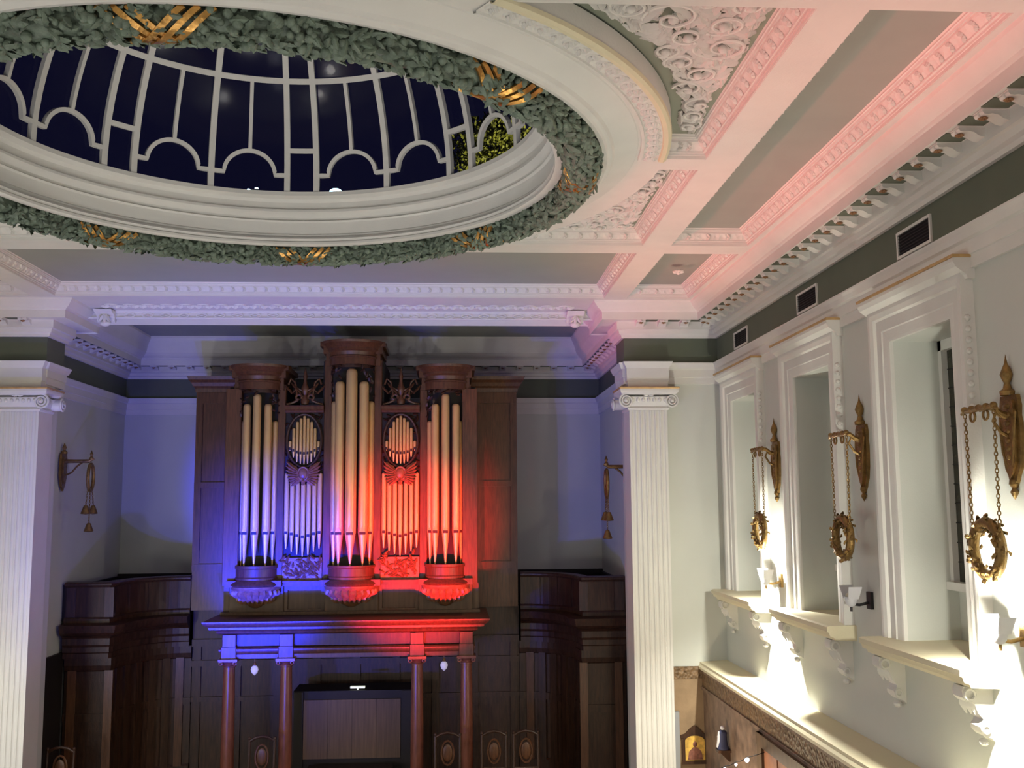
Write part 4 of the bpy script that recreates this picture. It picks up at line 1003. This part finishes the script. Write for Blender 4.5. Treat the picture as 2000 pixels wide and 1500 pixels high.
# ------------------------------------------------------------------ lights
def light(name, kind, loc, energy, col, size=.1, target=None, angle=60, blend=.5):
    d = bpy.data.lights.new(name, kind); d.energy = energy; d.color = col
    if kind == 'SPOT': d.spot_size = math.radians(angle); d.spot_blend = blend; d.shadow_soft_size = size
    elif kind == 'POINT': d.shadow_soft_size = size
    o = bpy.data.objects.new(name, d); C.objects.link(o); o.location = loc
    if target:
        v = Vector(target)-Vector(loc); o.rotation_euler = v.to_track_quat('-Z','Y').to_euler()
    return o
WARM = (1, .965, .91); COOL = (.93, .94, 1); LAMP = (1, .97, .82)
# wall spotlights: the two lit ones in view, then unseen fill lights added for brightness
for y in (12.36, 7.04):
    light('wall_lamp_light', 'POINT', (XR-.29, y, 4.16), 110, LAMP, .03)
    light('wall_lamp_spot', 'SPOT', (XR-.29, y, 4.16), 420, LAMP, .03, (XR, y, 3.3), 150, .5)
for y in (12.36, 7.04, 1.7, -2.5):
    light('left_fill_light', 'POINT', (XL+1.2, y, 2.3), 128, WARM, .3)  # added fill standing off the left wall, brightens the right wall
for x,y in ((-1.66,2.0),(-1.66,-2.0),(-1.66,8.0)):
    light('hall_fill_light', 'POINT', (x,y,1.6), 22, COOL, .5)  # added fill for general brightness, no lamp body in the hall
light('hall_right_fill', 'POINT', (XR-1.2,0.5,4.2), 80, WARM, .4)  # added unseen fill for the near right wall
for x in (-3.6,.3):
    light('dome_fill_light', 'SPOT', (x,2.6,.4), 520, (1,.98,.95), .25, (XC,10.6,8.3), 62, 1)  # added unseen fill that brightens the drum and ring of the dome
light('aisle_fill_light', 'POINT', (2.6,12.6,1.5), 60, (1,.80,.52), .1)  # added warm fill for the ochre and brown lower walls, source unseen
# red light cut to a slit by the added, unseen trough on the left wall, grazing the right side of the ceiling
for y in (2.6, 6.0, 9.3, 12.2):
    light('red_slit_light', 'SPOT', (XL+.11, y, 2.80), 880, (1,.16,.14), .006, (XL+9, y, 2.8+9*.53), 96, .35)
for y in (4.6, 7.6, 10.6):
    light('red_fill_light', 'SPOT', (2.1,y,.4), 430, (1,.20,.15), .1, (2.55,y+1.9,8), 25, 1)  # added unseen fill, evens out the pink on rib and coffer panels
light('red_left_fill', 'SPOT', (2.5,4,.5), 500, (1,.16,.14), .1, (-5.65,13.6,7.95), 12, 1)  # added unseen fill for the pink patch at the far left of the ceiling
# blue and red stage lights on the floor of the hall, aimed at the organ
BLUE, RED = (.010,.022,1), (1,.025,.015)
for x in (-4.3,-3.3):
    light('blue_stage_light', 'SPOT', (x,10.5,1.05), 13500, BLUE, .08, (-3.1,17.2,4.0), 25, 1)
    light('blue_flood_light', 'SPOT', (x-.2,10.5,1.3), 600, (.07,.09,1), .08, (-1.8,18,6.8), 84, .8)
for x in (-.6,.4):
    light('red_stage_light', 'SPOT', (x,10.5,1.05), 6300, RED, .08, (-.6,17.2,4.1), 24, 1)
    light('red_flood_light', 'SPOT', (x+.2,10.5,1.3), 520, RED, .08, (-.78,17.4,4.9), 22, 1)
# the tree outside is lit from the street
light('tree_light', 'SPOT', (3.0,21.5,10.5), 900, (1,.95,.5), .1, (TX,TY,TZ), 50, .5)

w = bpy.data.worlds.new('night_sky'); bpy.context.scene.world = w; w.use_nodes = True
w.node_tree.nodes['Background'].inputs[0].default_value = (.006,.006,.024,1); w.node_tree.nodes['Background'].inputs[1].default_value = .6

# ------------------------------------------------------------------ camera
cam = bpy.data.cameras.new('camera'); co = bpy.data.objects.new('camera', cam); C.objects.link(co)
cam.sensor_width = 36; cam.lens = 36*2000/2000; cam.clip_start = .05; cam.clip_end = 200
yaw, pitch, roll = 5.95037e-2, .118324, -7.24187e-3
fw = Vector((math.sin(yaw)*math.cos(pitch), math.cos(yaw)*math.cos(pitch), math.sin(pitch)))
rt = Vector((math.cos(yaw), -math.sin(yaw), 0)); up = rt.cross(fw)
r2 = rt*math.cos(roll)+up*math.sin(roll); u2 = up*math.cos(roll)-rt*math.sin(roll)
M = Matrix((( r2.x,u2.x,-fw.x,0),(r2.y,u2.y,-fw.y,0),(r2.z,u2.z,-fw.z,5.0),(0,0,0,1)))
co.matrix_world = M
sc_ = bpy.context.scene; sc_.camera = co
vs = sc_.view_settings; vs.view_transform = 'Standard'; vs.look = 'None'; vs.gamma = 1; vs.exposure = 0; vs.use_curve_mapping = False
sc_.cycles.max_bounces = 6
